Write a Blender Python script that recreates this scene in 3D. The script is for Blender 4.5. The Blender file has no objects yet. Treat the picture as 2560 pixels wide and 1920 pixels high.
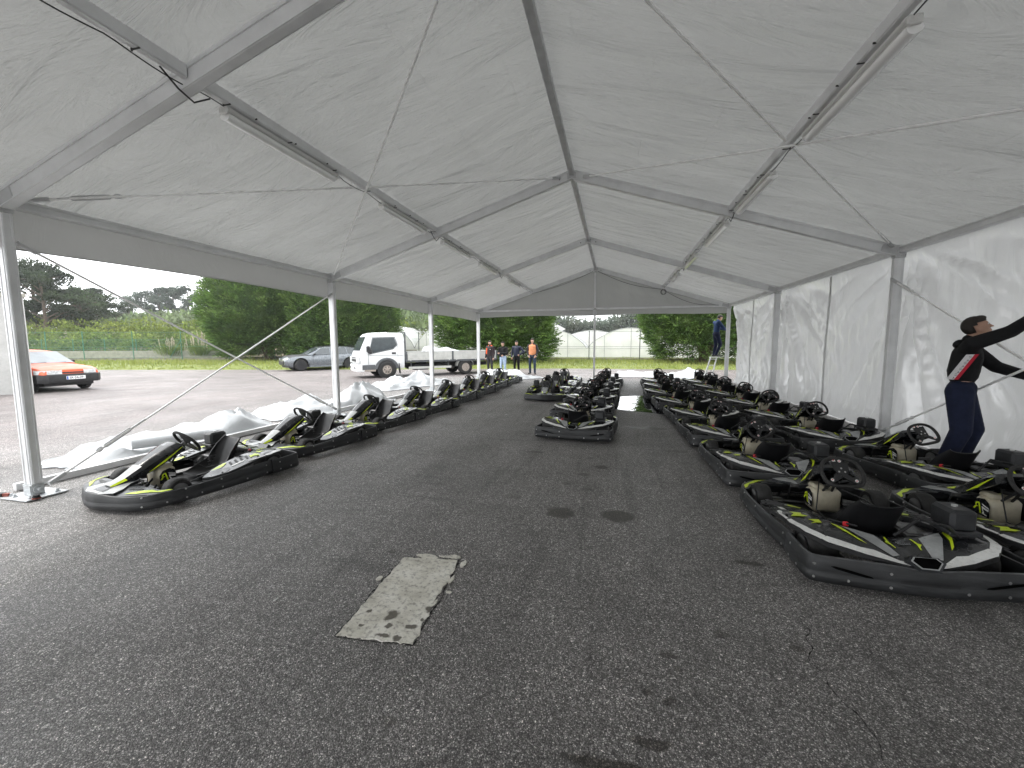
import bpy, bmesh, math, random
from mathutils import Vector, Matrix, Euler, noise
R = math.radians
PI = math.pi
S = bpy.context.scene
COL = S.collection
# ------------------------------------------------------------------ camera, sky, sun, exposure
cd = bpy.data.cameras.new('camera'); cam = bpy.data.objects.new('camera', cd); COL.objects.link(cam)
S.camera = cam
cd.sensor_width = 36.0; cd.lens = 36.0*1042.16/2560; cd.clip_start = 0.05; cd.clip_end = 1500
yaw, pit, roll = .2397, .0979, -.0038
F_ = Vector((-math.sin(yaw)*math.cos(pit), math.cos(yaw)*math.cos(pit), -math.sin(pit)))
R_ = Vector((math.cos(yaw), math.sin(yaw), 0)); U_ = R_.cross(F_)
R2 = R_*math.cos(roll)+U_*math.sin(roll); U2 = -R_*math.sin(roll)+U_*math.cos(roll)
cam.matrix_world = Matrix(((R2.x, U2.x, -F_.x, 0), (R2.y, U2.y, -F_.y, 0), (R2.z, U2.z, -F_.z, 1.589), (0, 0, 0, 1)))
W = bpy.data.worlds.new("World"); S.world = W; W.use_nodes = True
nt = W.node_tree; nt.nodes.clear()
out = nt.nodes.new('ShaderNodeOutputWorld'); bg = nt.nodes.new('ShaderNodeBackground')
sky = nt.nodes.new('ShaderNodeTexSky'); sky.sky_type = 'NISHITA'; sky.sun_disc = False
sky.sun_elevation = R(52); sky.sun_rotation = R(250); sky.air_density = 1.6; sky.dust_density = 6.0; sky.ozone_density = 1.0
hs = nt.nodes.new('ShaderNodeHueSaturation'); hs.inputs['Saturation'].default_value = .12
nt.links.new(sky.outputs[0], hs.inputs['Color'])
# overcast: an even cloud deck, whiter than the clear sky behind it
mx = nt.nodes.new('ShaderNodeMix'); mx.data_type = 'RGBA'; mx.inputs[0].default_value = .75
nt.links.new(hs.outputs[0], mx.inputs[6]); mx.inputs[7].default_value = (14.5, 14.9, 15.3, 1)
nt.links.new(mx.outputs[2], bg.inputs[0]); bg.inputs[1].default_value = .12
nt.links.new(bg.outputs[0], out.inputs[0])
sl = bpy.data.lights.new('sun', 'SUN'); sl.energy = .8; sl.angle = R(14); sl.color = (1, .96, .9)
so = bpy.data.objects.new('sun', sl); COL.objects.link(so)
# sky texture: rotation is measured clockwise from +Y
az = R(250); el = R(52)
sd = Vector((math.sin(az)*math.cos(el), math.cos(az)*math.cos(el), math.sin(el)))
so.rotation_euler = sd.to_track_quat('Z', 'Y').to_euler(); so.location = sd*60
S.view_settings.view_transform = 'Standard'; S.view_settings.look = 'None'; S.view_settings.gamma = 1
S.view_settings.exposure = EXPOSURE = 1.25
try:
    S.cycles.max_bounces = 8; S.cycles.diffuse_bounces = 5; S.cycles.transparent_max_bounces = 12
except Exception: pass

# ------------------------------------------------------------------ tagging
def tag(o, label=None, cat=None, group=None, kind=None):
    if label: o['label'] = label
    if cat: o['category'] = cat
    if group: o['group'] = group
    if kind: o['kind'] = kind
    return o
def empty(name, loc=(0, 0, 0), rz=0, label=None, cat=None, group=None):
    o = bpy.data.objects.new(name, None); COL.objects.link(o); o.location = loc; o.rotation_euler = (0, 0, rz)
    o.empty_display_size = .2
    return tag(o, label, cat, group)

# ------------------------------------------------------------------ materials
MATS = {}
class NT:
    def __init__(s, m): s.t = m.node_tree; s.b = s.t.nodes['Principled BSDF']; s.o = s.t.nodes['Material Output']
    def n(s, ty, **kw):
        x = s.t.nodes.new(ty)
        for k, v in kw.items(): setattr(x, k, v)
        return x
    def l(s, a, b): s.t.links.new(a, b)
    def math(s, op, a, b=None, clamp=False):
        x = s.n('ShaderNodeMath', operation=op, use_clamp=clamp)
        for i, v in enumerate((a, b)):
            if v is None: continue
            if hasattr(v, 'links'): s.l(v, x.inputs[i])
            else: x.inputs[i].default_value = v
        return x.outputs[0]
    def coord(s, which='Object'): return s.n('ShaderNodeTexCoord').outputs[which]
    def own(s, c):      # each copy of a thing gets its own wear
        oi = s.n('ShaderNodeObjectInfo'); x = s.n('ShaderNodeVectorMath', operation='ADD'); sc = s.n('ShaderNodeVectorMath', operation='SCALE')
        s.l(oi.outputs['Random'], sc.inputs[0]); sc.inputs['Scale'].default_value = 40.; s.l(c, x.inputs[0]); s.l(sc.outputs[0], x.inputs[1]); return x.outputs[0]
    def noise(s, vec, scale, detail=3, rough=.55, dist=0):
        x = s.n('ShaderNodeTexNoise'); x.inputs['Scale'].default_value = scale; x.inputs['Detail'].default_value = detail
        x.inputs['Roughness'].default_value = rough; x.inputs['Distortion'].default_value = dist
        if vec is not None: s.l(vec, x.inputs['Vector'])
        return x.outputs['Fac']
    def ramp(s, fac, stops):
        x = s.n('ShaderNodeValToRGB'); e = x.color_ramp.elements
        while len(e) < len(stops): e.new(.5)
        for i, (p, c) in enumerate(stops):
            e[i].position = p; e[i].color = (c, c, c, 1) if isinstance(c, (int, float)) else (*c, 1)
        s.l(fac, x.inputs[0]); return x.outputs[0]
    def mix(s, fac, a, b, mode='MIX'):
        x = s.n('ShaderNodeMix', data_type='RGBA', blend_type=mode)
        for i, v in ((0, fac), (6, a), (7, b)):
            if hasattr(v, 'links'): s.l(v, x.inputs[i])
            elif i == 0: x.inputs[0].default_value = v
            else: x.inputs[i].default_value = (*v, 1)
        return x.outputs[2]
    def bump(s, height, strength=.3, dist=.01, normal=None):
        x = s.n('ShaderNodeBump'); x.inputs['Strength'].default_value = strength; x.inputs['Distance'].default_value = dist
        s.l(height, x.inputs['Height'])
        if normal is not None: s.l(normal, x.inputs['Normal'])
        return x.outputs[0]
def newmat(name):
    m = bpy.data.materials.new(name); m.use_nodes = True; MATS[name] = m
    return m, NT(m)
def pmat(name, col, rough=.5, metal=0., var=.15, vscale=8, bump=0., bscale=60, spec=.5, coat=0., rvar=.1, own=False):
    """plain painted / moulded material with uneven tone and roughness"""
    m, t = newmat(name)
    c = t.coord()
    if own: c = t.own(c)
    f = t.noise(c, vscale, 4, .6)
    lo = tuple(max(0, x*(1-var)) for x in col); hi = tuple(min(1, x*(1+var)) for x in col)
    t.l(t.ramp(f, [(.3, lo), (.7, hi)]), t.b.inputs['Base Color'])
    t.l(t.ramp(t.noise(c, vscale*2.3, 3), [(.3, max(0, rough-rvar)), (.7, min(1, rough+rvar))]), t.b.inputs['Roughness'])
    t.b.inputs['Metallic'].default_value = metal; t.b.inputs['Specular IOR Level'].default_value = spec
    t.b.inputs['Coat Weight'].default_value = coat; t.b.inputs['Coat Roughness'].default_value = .08
    if bump: t.l(t.bump(t.noise(c, bscale, 4), bump, .004), t.b.inputs['Normal'])
    return m

# karts
def bumper_mat():
    m, t = newmat('scuffed_black_plastic'); c = t.own(t.coord())
    mp = t.n('ShaderNodeMapping'); t.l(c, mp.inputs[0]); mp.inputs['Scale'].default_value = (3, 3, 16)
    f = t.noise(mp.outputs[0], 2.2, 6, .7, .6)
    g = t.noise(c, 3.0, 3, .5)
    k = t.math('MULTIPLY', f, g)
    t.l(t.ramp(k, [(.14, (.010, .0105, .011)), (.27, (.018, .019, .0205)), (.44, (.046, .047, .049))]), t.b.inputs['Base Color'])
    t.l(t.ramp(f, [(.3, .38), (.7, .66)]), t.b.inputs['Roughness'])
    sc = t.n('ShaderNodeTexNoise'); mp2 = t.n('ShaderNodeMapping'); t.l(c, mp2.inputs[0]); mp2.inputs['Scale'].default_value = (4, 4, 60)
    t.l(mp2.outputs[0], sc.inputs[0]); sc.inputs['Scale'].default_value = 3; sc.inputs['Detail'].default_value = 5
    t.l(t.bump(sc.outputs[0], .35, .003), t.b.inputs['Normal'])
    return m
bumper_mat()
pmat('worn_rim_highlight', (.085, .087, .09), .5, var=.5, vscale=10, own=True)  # worn top rim, its highlight line painted in as paler grey
pmat('void_black', (.0015, .0015, .0015), .9, spec=.05)  # flat black painting in the shade inside slots and the hexagonal opening
pmat('gloss_black', (.010, .011, .0125), .24, var=.4, vscale=6, rvar=.12, coat=.2, own=True)
pmat('pod_grey', (.022, .024, .027), .32, var=.5, vscale=5, own=True)
pmat('lime', (.62, .78, .02), .35, var=.1)
pmat('decal_white', (.72, .72, .70), .32, var=.10, vscale=14, own=True)
pmat('decal_silver', (.34, .35, .35), .34, var=.25, own=True)
pmat('small_print', (.25, .26, .27), .5)
pmat('rubber', (.017, .0165, .016), .72, var=.35, vscale=20, bump=.3)
pmat('rim_metal', (.42, .42, .42), .38, metal=.8, var=.2)
pmat('seat_plastic', (.009, .009, .010), .40, var=.3, bump=.1, bscale=200, spec=.4)
pmat('matt_black', (.012, .012, .013), .55, var=.3)
pmat('box_plastic', (.019, .020, .022), .48, var=.4, vscale=9, bump=.15)
pmat('tank_plastic', (.46, .42, .32), .38, var=.18, vscale=10)
pmat('engine_metal', (.12, .12, .12), .42, metal=.6, var=.5, vscale=25)
pmat('red_plastic', (.55, .02, .03), .4)
pmat('bolt_metal', (.55, .55, .54), .3, metal=.9)
# tent
pmat('aluminium', (.70, .705, .71), .38, metal=.12, var=.10, vscale=3, rvar=.1)
pmat('aluminium_dark', (.50, .505, .51), .42, metal=.15, var=.12, vscale=5)
pmat('galvanised', (.52, .54, .55), .42, metal=.35, var=.25, vscale=30)
pmat('cable_steel', (.90, .90, .88), .4)
pmat('black_cable', (.01, .01, .01), .5)
pmat('rust_red', (.20, .045, .03), .7)
pmat('lamp_housing', (.72, .72, .70), .4, var=.05)
def pvc(name, col, transl, scale=(1, 1, 1), gloss=.35, bump=.5, bd=.10, creases=None, rough=.42, ior=1.5):
    m, t = newmat(name); c = t.coord()
    mp = t.n('ShaderNodeMapping'); t.l(c, mp.inputs[0]); mp.inputs['Scale'].default_value = scale
    f = t.noise(mp.outputs[0], 1.5, 5, .6, 1.0)
    big = t.noise(c, .5, 2)
    colr = t.ramp(big, [(.3, tuple(x*.95 for x in col)), (.7, tuple(min(1, x*1.04) for x in col))])
    # wrinkled crease lines
    v = t.n('ShaderNodeTexNoise'); v.noise_type = 'RIDGED_MULTIFRACTAL'; v.inputs['Scale'].default_value = 1.6; v.inputs['Detail'].default_value = 5
    t.l(mp.outputs[0], v.inputs['Vector'])
    fine = t.noise(c, 26, 3, .7)
    h = t.math('ADD', t.math('MULTIPLY', f, 1.0), t.math('ADD', t.math('MULTIPLY', v.outputs[0], .10), t.math('MULTIPLY', fine, .045)))
    if creases:      # fold lines left from storage
        sp = t.n('ShaderNodeSeparateXYZ'); wv = t.n('ShaderNodeVectorMath', operation='MULTIPLY_ADD'); w_ = t.n('ShaderNodeTexNoise'); w_.inputs['Scale'].default_value = 2.5; t.l(c, w_.inputs[0])
        t.l(w_.outputs['Color'], wv.inputs[0]); wv.inputs[1].default_value = (.06, .06, .06); t.l(c, wv.inputs[2]); t.l(wv.outputs[0], sp.inputs[0])
        for ax, fr, k_ in creases:
            fx = t.math('ABSOLUTE', t.math('SUBTRACT', t.math('FRACT', t.math('MULTIPLY', sp.outputs[ax], fr)), .5))
            ln = t.ramp(fx, [(0, 1.), (.022, 0.)]); pm = t.ramp(t.noise(c, 1.7, 3), [(.42, 0.), (.58, 1.)])
            h = t.math('ADD', h, t.math('MULTIPLY', t.math('MULTIPLY', ln, pm), k_))
    nrm = t.bump(h, bump, bd)
    t.b.inputs['Roughness'].default_value = rough; t.b.inputs['Specular IOR Level'].default_value = gloss; t.b.inputs['IOR'].default_value = ior
    t.l(colr, t.b.inputs['Base Color']); t.l(nrm, t.b.inputs['Normal'])
    tr = t.n('ShaderNodeBsdfTranslucent'); t.l(colr, tr.inputs[0]); t.l(nrm, tr.inputs[1])
    ms = t.n('ShaderNodeMixShader'); ms.inputs[0].default_value = transl
    t.l(t.b.outputs[0], ms.inputs[1]); t.l(tr.outputs[0], ms.inputs[2]); t.l(ms.outputs[0], t.o.inputs[0])
    return m
pvc('roof_pvc', (.46, .46, .447), .12, (.30, 1.6, 1), .3, 1., .19, [(0, 1.3, .035), (1, .8, .02)])
pvc('wall_pvc', (.58, .58, .575), .24, (1., 1., .18), .9, .45, .08, rough=.17, ior=1.75)
pvc('valance_pvc', (.40, .40, .39), .12, (1, 1, .5), .3, .6, .05)
pvc('tarp_pvc', (.50, .515, .525), .10, (1, 1, 1), .5, .25, rough=.32)

# ------------------------------------------------------------------ mesh builder
class MB:
    def __init__(s): s.bm = bmesh.new(); s.mats = []
    def mi(s, m):
        if m not in s.mats: s.mats.append(m)
        return s.mats.index(m)
    def _set(s, faces, m):
        i = s.mi(m)
        for f in faces: f.material_index = i
        return faces
    def isl(s, v0):
        seen = {v0}; st = [v0]
        while st:
            v = st.pop()
            for e in v.link_edges:
                w = e.other_vert(v)
                if w not in seen: seen.add(w); st.append(w)
        return list(seen)
    def box(s, c, d, m='matt_black', rot=None, bev=0, seg=1):
        M = None
        if rot is not None: M = rot if isinstance(rot, Matrix) else Euler(rot).to_matrix()
        C = Vector(c); h = [x/2 for x in d]; sg = (-1, 1); fs = []
        def P(x, y, z):
            p = Vector((x, y, z)); return s.bm.verts.new(C+(M @ p if M else p))
        if bev:
            bev = min(bev, min(h)*.9); V = {}
            for a in sg:
                for b in sg:
                    for e in sg:
                        for k in range(3):
                            q = [a*(h[0]-bev), b*(h[1]-bev), e*(h[2]-bev)]; q[k] = (a, b, e)[k]*h[k]; V[a, b, e, k] = P(*q)
            loop = [(-1, -1), (1, -1), (1, 1), (-1, 1)]
            for k in range(3):
                for w in sg:
                    def key(u, v): t_ = [0, 0, 0]; t_[k] = w; t_[(k+1) % 3] = u; t_[(k+2) % 3] = v; return (*t_, k)
                    L = [V[key(u, v)] for u, v in loop]
                    fs.append(s.bm.faces.new(L if w > 0 else L[::-1]))
            for k in range(3):       # edges parallel to axis k
                k1, k2 = (k+1) % 3, (k+2) % 3
                for u in sg:
                    for v in sg:
                        def kk(w, f): t_ = [0, 0, 0]; t_[k] = w; t_[k1] = u; t_[k2] = v; return (*t_, f)
                        L = [V[kk(-1, k1)], V[kk(1, k1)], V[kk(1, k2)], V[kk(-1, k2)]]
                        fs.append(s.bm.faces.new(L if u*v < 0 else L[::-1]))
            for a in sg:
                for b in sg:
                    for e in sg:
                        L = [V[a, b, e, k] for k in range(3)]; fs.append(s.bm.faces.new(L if a*b*e > 0 else L[::-1]))
            vs = list(V.values())
        else:
            V = {(a, b, e): P(a*h[0], b*h[1], e*h[2]) for a in sg for b in sg for e in sg}
            for q in (((-1, -1, -1), (-1, 1, -1), (1, 1, -1), (1, -1, -1)), ((-1, -1, 1), (1, -1, 1), (1, 1, 1), (-1, 1, 1)), ((-1, -1, -1), (1, -1, -1), (1, -1, 1), (-1, -1, 1)),
                      ((1, 1, -1), (-1, 1, -1), (-1, 1, 1), (1, 1, 1)), ((-1, 1, -1), (-1, -1, -1), (-1, -1, 1), (-1, 1, 1)), ((1, -1, -1), (1, 1, -1), (1, 1, 1), (1, -1, 1))):
                fs.append(s.bm.faces.new([V[k] for k in q]))
            vs = list(V.values())
        s._set(fs, m); return vs
    def beam(s, a, b, w, h, m, up=(0, 0, 1), bev=0):
        """box from a to b; w = width sideways, h = height along 'up'"""
        a = Vector(a); b = Vector(b); d = (b-a); L = d.length; y = d.normalized()
        x = y.cross(Vector(up)).normalized(); z = x.cross(y)
        M = Matrix((x, y, z)).transposed()
        return s.box((a+b)/2, (w, L, h), m, M, bev)
    def poly(s, pts, m):
        vs = [s.bm.verts.new(p) for p in pts]
        try: f = s.bm.faces.new(vs)
        except ValueError: return None
        s._set([f], m); return f
    def grid(s, rows, m, closed=False, mfun=None):
        V = [[s.bm.verts.new(p) for p in r] for r in rows]
        n = len(V[0]); fs = []
        for i in range(len(V)-1):
            for j in range(n if closed else n-1):
                k = (j+1) % n
                try: f = s.bm.faces.new((V[i][j], V[i][k], V[i+1][k], V[i+1][j]))
                except ValueError: continue
                mm = mfun(i, j) if mfun else m
                f.material_index = s.mi(mm); fs.append(f)
        return V
    def cap(s, ring, m):
        try: f = s.bm.faces.new(ring); s._set([f], m)
        except ValueError: pass
    def tube(s, path, r, m='matt_black', n=8, cap=True, flat=1.0, closed=False):
        P = [Vector(p) for p in path]; rs = r if isinstance(r, (list, tuple)) else [r]*len(P)
        rows = []; prev = None
        for i, p in enumerate(P):
            if closed: d = (P[(i+1) % len(P)]-P[i-1])
            else: d = (P[min(i+1, len(P)-1)]-P[max(i-1, 0)])
            if d.length < 1e-9: d = Vector((0, 0, 1))
            d.normalize()
            if prev is None:
                a = Vector((0, 0, 1)) if abs(d.z) < .9 else Vector((1, 0, 0))
                x = d.cross(a).normalized()
            else:
                x = (prev-d*prev.dot(d)).normalized()
            prev = x; y = d.cross(x)
            rows.append([p+x*(rs[i]*math.cos(2*PI*k/n))+y*(rs[i]*flat*math.sin(2*PI*k/n)) for k in range(n)])
        if closed: rows.append(rows[0])
        V = s.grid(rows, m, True)
        if closed:
            bmesh.ops.remove_doubles(s.bm, verts=[v for r_ in (V[0], V[-1]) for v in r_], dist=1e-6)
        elif cap:
            s.cap(V[0][::-1], m); s.cap(V[-1], m)
        return V
    def lathe(s, prof, c, axis='z', m='matt_black', n=20, mfun=None, cap=True):
        """prof: list of (r, h) along the axis"""
        c = Vector(c); rows = []
        for r, h in prof:
            row = []
            for k in range(n):
                a = 2*PI*k/n; p = (r*math.cos(a), r*math.sin(a), h)
                if axis == 'x': p = (p[2], p[0], p[1])
                elif axis == 'y': p = (p[0], p[2], p[1])
                row.append(c+Vector(p))
            rows.append(row)
        V = s.grid(rows, m, True, mfun)
        if not cap: return V
        s.cap(V[0][::-1], m if not mfun else mfun(0, 0)); s.cap(V[-1], m if not mfun else mfun(len(prof)-2, 0))
        return V
    def ell(s, c, r, m, rot=None, u=14, v=10):
        x = bmesh.ops.create_uvsphere(s.bm, u_segments=u, v_segments=v, radius=1); vs = x['verts']
        bmesh.ops.scale(s.bm, vec=r, verts=vs)
        if rot is not None: bmesh.ops.rotate(s.bm, cent=(0, 0, 0), matrix=(rot if isinstance(rot, Matrix) else Euler(rot).to_matrix()), verts=vs)
        bmesh.ops.translate(s.bm, vec=c, verts=vs)
        s._set(list({f for w in vs for f in w.link_faces}), m); return vs
    def shell(s, outline, zf, m, thick=.02, cuts=3, off=0., skirt=None):
        """plan outline filled, refined and laid on z = zf(x, y); thick > 0 adds a skirt downwards"""
        tb_ = bmesh.new()
        if sum(outline[i][0]*outline[(i+1) % len(outline)][1]-outline[(i+1) % len(outline)][0]*outline[i][1] for i in range(len(outline))) < 0: outline = list(outline)[::-1]
        tb_.faces.new([tb_.verts.new((x, y, 0)) for x, y in outline])
        bmesh.ops.triangulate(tb_, faces=list(tb_.faces))
        if cuts: bmesh.ops.subdivide_edges(tb_, edges=list(tb_.edges), cuts=cuts, use_grid_fill=True)
        tb_.verts.ensure_lookup_table(); tb_.verts.index_update()
        V = [s.bm.verts.new((v.co.x, v.co.y, zf(v.co.x, v.co.y)+off)) for v in tb_.verts]
        fs = []
        for f in tb_.faces: fs.append(s.bm.faces.new([V[v.index] for v in f.verts]))
        s._set(fs, m)
        if thick:
            lo = {}
            for e in tb_.edges:
                if len(e.link_faces) == 1:
                    a, b = [l.vert.index for l in e.link_loops[0].edge.verts] if False else (e.link_loops[0].vert.index, e.link_loops[0].link_loop_next.vert.index)
                    for k in (a, b):
                        if k not in lo: lo[k] = s.bm.verts.new(V[k].co-Vector((0, 0, thick)))
                    s._set([s.bm.faces.new((V[b], V[a], lo[a], lo[b]))], skirt or m)
        tb_.free()
        return V
    def decal(s, outline, zf, m, off=.003, cuts=1): return s.shell(outline, zf, m, 0, cuts, off)
    def build(s, name, mat=None, parent=None, smooth=35, loc=None, rz=None, kind=None):
        me = bpy.data.meshes.new(name); bm = s.bm
        bmesh.ops.recalc_face_normals(bm, faces=bm.faces) if smooth != 'keep' else None
        if smooth and smooth != 'keep':
            for f in bm.faces: f.smooth = True
            lim = R(smooth)
            for e in bm.edges:
                if len(e.link_faces) != 2 or e.calc_face_angle(PI) > lim or e.link_faces[0].material_index != e.link_faces[1].material_index: e.smooth = False
        bm.to_mesh(me); bm.free()
        for m in s.mats: me.materials.append(MATS[m])
        o = bpy.data.objects.new(name, me); COL.objects.link(o)
        if parent is not None: o.parent = parent
        if loc is not None: o.location = loc
        if rz is not None: o.rotation_euler = (0, 0, rz)
        if kind: o['kind'] = kind
        return o
def copy_tree(o, parent=None):
    c = o.copy(); COL.objects.link(c); c.parent = parent
    for ch in [x for x in ALLCH.get(o.name, [])]: copy_tree_reg(ch, c)
    return c
ALLCH = {}
def children_of(o): return [x for x in bpy.data.objects if x.parent == o]
def index_children():
    ALLCH.clear()
    for x in bpy.data.objects:
        if x.parent is not None: ALLCH.setdefault(x.parent.name, []).append(x)
def copy_tree_reg(o, parent):
    c = o.copy(); COL.objects.link(c); c.parent = parent
    for ch in ALLCH.get(o.name, []): copy_tree_reg(ch, c)
def nz(x, y, z=0.): return noise.noise(Vector((x, y, z)))
def sst(a, b, x):
    t = max(0, min(1, (x-a)/(b-a))); return t*t*(3-2*t)
def lerp(a, b, t): return a+(b-a)*t
_tc = {}
def text_tris(mb, body, size, M, m, bold=0):
    """letters of the built-in font as a flat mesh, placed by matrix M (x right, y up)"""
    cu = bpy.data.curves.new('t', 'FONT'); cu.body = body; cu.size = size; cu.align_x = 'CENTER'; cu.align_y = 'CENTER'; cu.offset = bold
    cu.resolution_u = 3
    o = bpy.data.objects.new('t', cu); COL.objects.link(o)
    dg = bpy.context.evaluated_depsgraph_get(); dg.update()
    me = o.evaluated_get(dg).to_mesh()
    pts = [M @ v.co for v in me.vertices]; fs = [tuple(p.vertices) for p in me.polygons]
    o.evaluated_get(dg).to_mesh_clear()
    bpy.data.objects.remove(o); bpy.data.curves.remove(cu)
    V = [mb.bm.verts.new(p) for p in pts]; k = mb.mi(m)
    for f in fs:
        try: mb.bm.faces.new([V[i] for i in f]).material_index = k
        except ValueError: pass
# ------------------------------------------------------------------ ground
def seg_ops(): pass
def asphalt():
    m, t = newmat('asphalt'); c = t.coord()
    def vor(scale, feat='F1'):
        x = t.n('ShaderNodeTexVoronoi'); x.feature = feat; x.inputs['Scale'].default_value = scale
        t.l(c, x.inputs['Vector']); return x
    v1 = vor(185); v2 = vor(95)
    sep = t.n('ShaderNodeSeparateColor'); t.l(v1.outputs['Color'], sep.inputs[0])
    sep2 = t.n('ShaderNodeSeparateColor'); t.l(v2.outputs['Color'], sep2.inputs[0])
    stone = t.ramp(sep.outputs[0], [(0, .15), (.5, .26), (.80, .40), (.93, .66), (1, 1.0)])
    gap = t.ramp(v1.outputs['Distance'], [(.25, 1.), (.62, .38)])
    a = t.mix(1., stone, gap, 'MULTIPLY')
    stone2 = t.ramp(sep2.outputs[1], [(0, .5), (.7, .9), (.9, 1.6), (1, 2.2)])
    a = t.mix(.6, a, stone2, 'MULTIPLY')
    tint = t.mix(t.noise(c, .9, 4, .6), (1.02, .99, .94), (1.06, 1.0, .97))
    a = t.mix(1., a, tint, 'MULTIPLY')
    big = t.ramp(t.noise(c, .35, 5, .62, .5), [(.30, .74), (.70, 1.22)])
    a = t.mix(1., a, big, 'MULTIPLY')
    mid = t.ramp(t.noise(c, 2.2, 4, .65), [(.35, .86), (.65, 1.12)])
    a = t.mix(1., a, mid, 'MULTIPLY')
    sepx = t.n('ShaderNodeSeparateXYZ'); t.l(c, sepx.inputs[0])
    # open yard beyond the tent: pinkish, its colour also darkened against the stronger daylight there
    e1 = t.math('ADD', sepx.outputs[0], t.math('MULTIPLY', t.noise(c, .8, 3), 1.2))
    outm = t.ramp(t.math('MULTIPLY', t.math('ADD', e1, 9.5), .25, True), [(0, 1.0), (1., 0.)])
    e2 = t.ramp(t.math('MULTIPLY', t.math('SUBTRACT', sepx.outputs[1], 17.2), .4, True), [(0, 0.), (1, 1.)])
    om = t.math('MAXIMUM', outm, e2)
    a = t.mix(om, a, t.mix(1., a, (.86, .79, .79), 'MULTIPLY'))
    # streaky tyre / drag marks
    mp = t.n('ShaderNodeMapping'); t.l(c, mp.inputs[0]); mp.inputs['Scale'].default_value = (.5, 3.0, 1); mp.inputs['Rotation'].default_value = (0, 0, .25)
    st = t.ramp(t.noise(mp.outputs[0], 1.3, 5, .7, .4), [(.28, .62), (.42, 1.)])
    a = t.mix(.7, a, st, 'MULTIPLY')
    mp = t.n('ShaderNodeMapping'); t.l(c, mp.inputs[0]); mp.inputs['Scale'].default_value = (5.0, .35, 1); mp.inputs['Rotation'].default_value = (0, 0, -.08)
    a = t.mix(.8, a, t.ramp(t.noise(mp.outputs[0], 1.0, 4, .6, .3), [(.34, .74), (.46, 1.), (.62, 1.), (.74, 1.14)]), 'MULTIPLY')
    a = t.mix(1., a, t.ramp(t.noise(c, 7, 5, .75), [(.26, .60), (.38, 1.)]), 'MULTIPLY')
    # oil spots, each an irregular dark spot of its own
    wob = t.n('ShaderNodeTexNoise'); wob.inputs['Scale'].default_value = 9; wob.inputs['Detail'].default_value = 4; t.l(c, wob.inputs['Vector'])
    off = t.n('ShaderNodeVectorMath', operation='MULTIPLY_ADD'); t.l(wob.outputs['Color'], off.inputs[0]); off.inputs[1].default_value = (.08, .08, 0); t.l(c, off.inputs[2])
    mask = None
    for (x, y, rx, ry, k) in STAINS:
        mpp = t.n('ShaderNodeMapping'); t.l(off.outputs[0], mpp.inputs[0])
        mpp.inputs['Location'].default_value = (-(x+.04)/rx, -(y+.04)/ry, 0); mpp.inputs['Scale'].default_value = (1/rx, 1/ry, 0)
        ln = t.n('ShaderNodeVectorMath', operation='LENGTH'); t.l(mpp.outputs[0], ln.inputs[0])
        f = t.ramp(ln.outputs['Value'], [(.72, k), (1., 0.)])
        mask = f if mask is None else t.math('MAXIMUM', mask, f)
    a = t.mix(mask, a, t.mix(1., a, (.22, .20, .17), 'MULTIPLY'))
    t.l(a, t.b.inputs['Base Color'])
    rg = t.ramp(t.noise(c, 1.1, 3), [(.3, .50), (.7, .72)])
    t.l(t.mix(mask, rg, (.42, .42, .42)), t.b.inputs['Roughness'])
    t.b.inputs['Specular IOR Level'].default_value = .42
    t.l(t.bump(t.math('MULTIPLY', v1.outputs['Distance'], -1.), .8, .004), t.b.inputs['Normal'])
STAINS = [(-.46, 3.79, .155, .145, .9), (.06, 3.84, .165, .155, 1.), (-.33, 5.0, .09, .06, .7), (-.12, 5.35, .10, .08, .8), (-1.1, 5.9, .16, .05, .8), (.61, 8.04, .42, .16, .85),
          (.02, 1.47, .20, .035, .9), (.18, 1.60, .10, .025, .8), (.30, 2.12, .05, .022, .7), (.34, 2.04, .03, .016, .7), (.17, 1.86, .025, .03, .8), (.27, 1.84, .03, .02, .7), (-1.62, 2.75, .04, .03, .8),
          (-.95, 2.18, .03, .02, .6), (.98, 3.2, .12, .04, .85), (-.25, 4.5, .07, .04, .6), (-.5, 4.62, .06, .04, .6), (-1.9, 4.3, .06, .03, .6), (.6, 2.35, .05, .04, .6),
          (.95, 2.32, .05, .03, .7), (-1.0, 4.1, .12, .07, .35), (-.9, 1.45, .05, .03, .5), (.9, 6.4, .2, .08, .5), (-3.2, 7.6, .3, .05, .5), (-2.3, 8.6, .2, .05, .5), (-2.7, 5.4, .18, .04, .4)]
asphalt()
def ground_z(x, y):
    # verge rises a little, hillside climbs on the left behind the fence
    d = y-(33+.0*x)
    z = 0.
    if x < -20: z = max(0, (-(x)-30)*.0)
    return z
g = MB(); g.poly([(-400, -60, -.004), (400, -60, -.004), (400, 600, -.004), (-400, 600, -.004)], 'asphalt')
g.build('ground', smooth=0, kind='structure')

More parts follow.
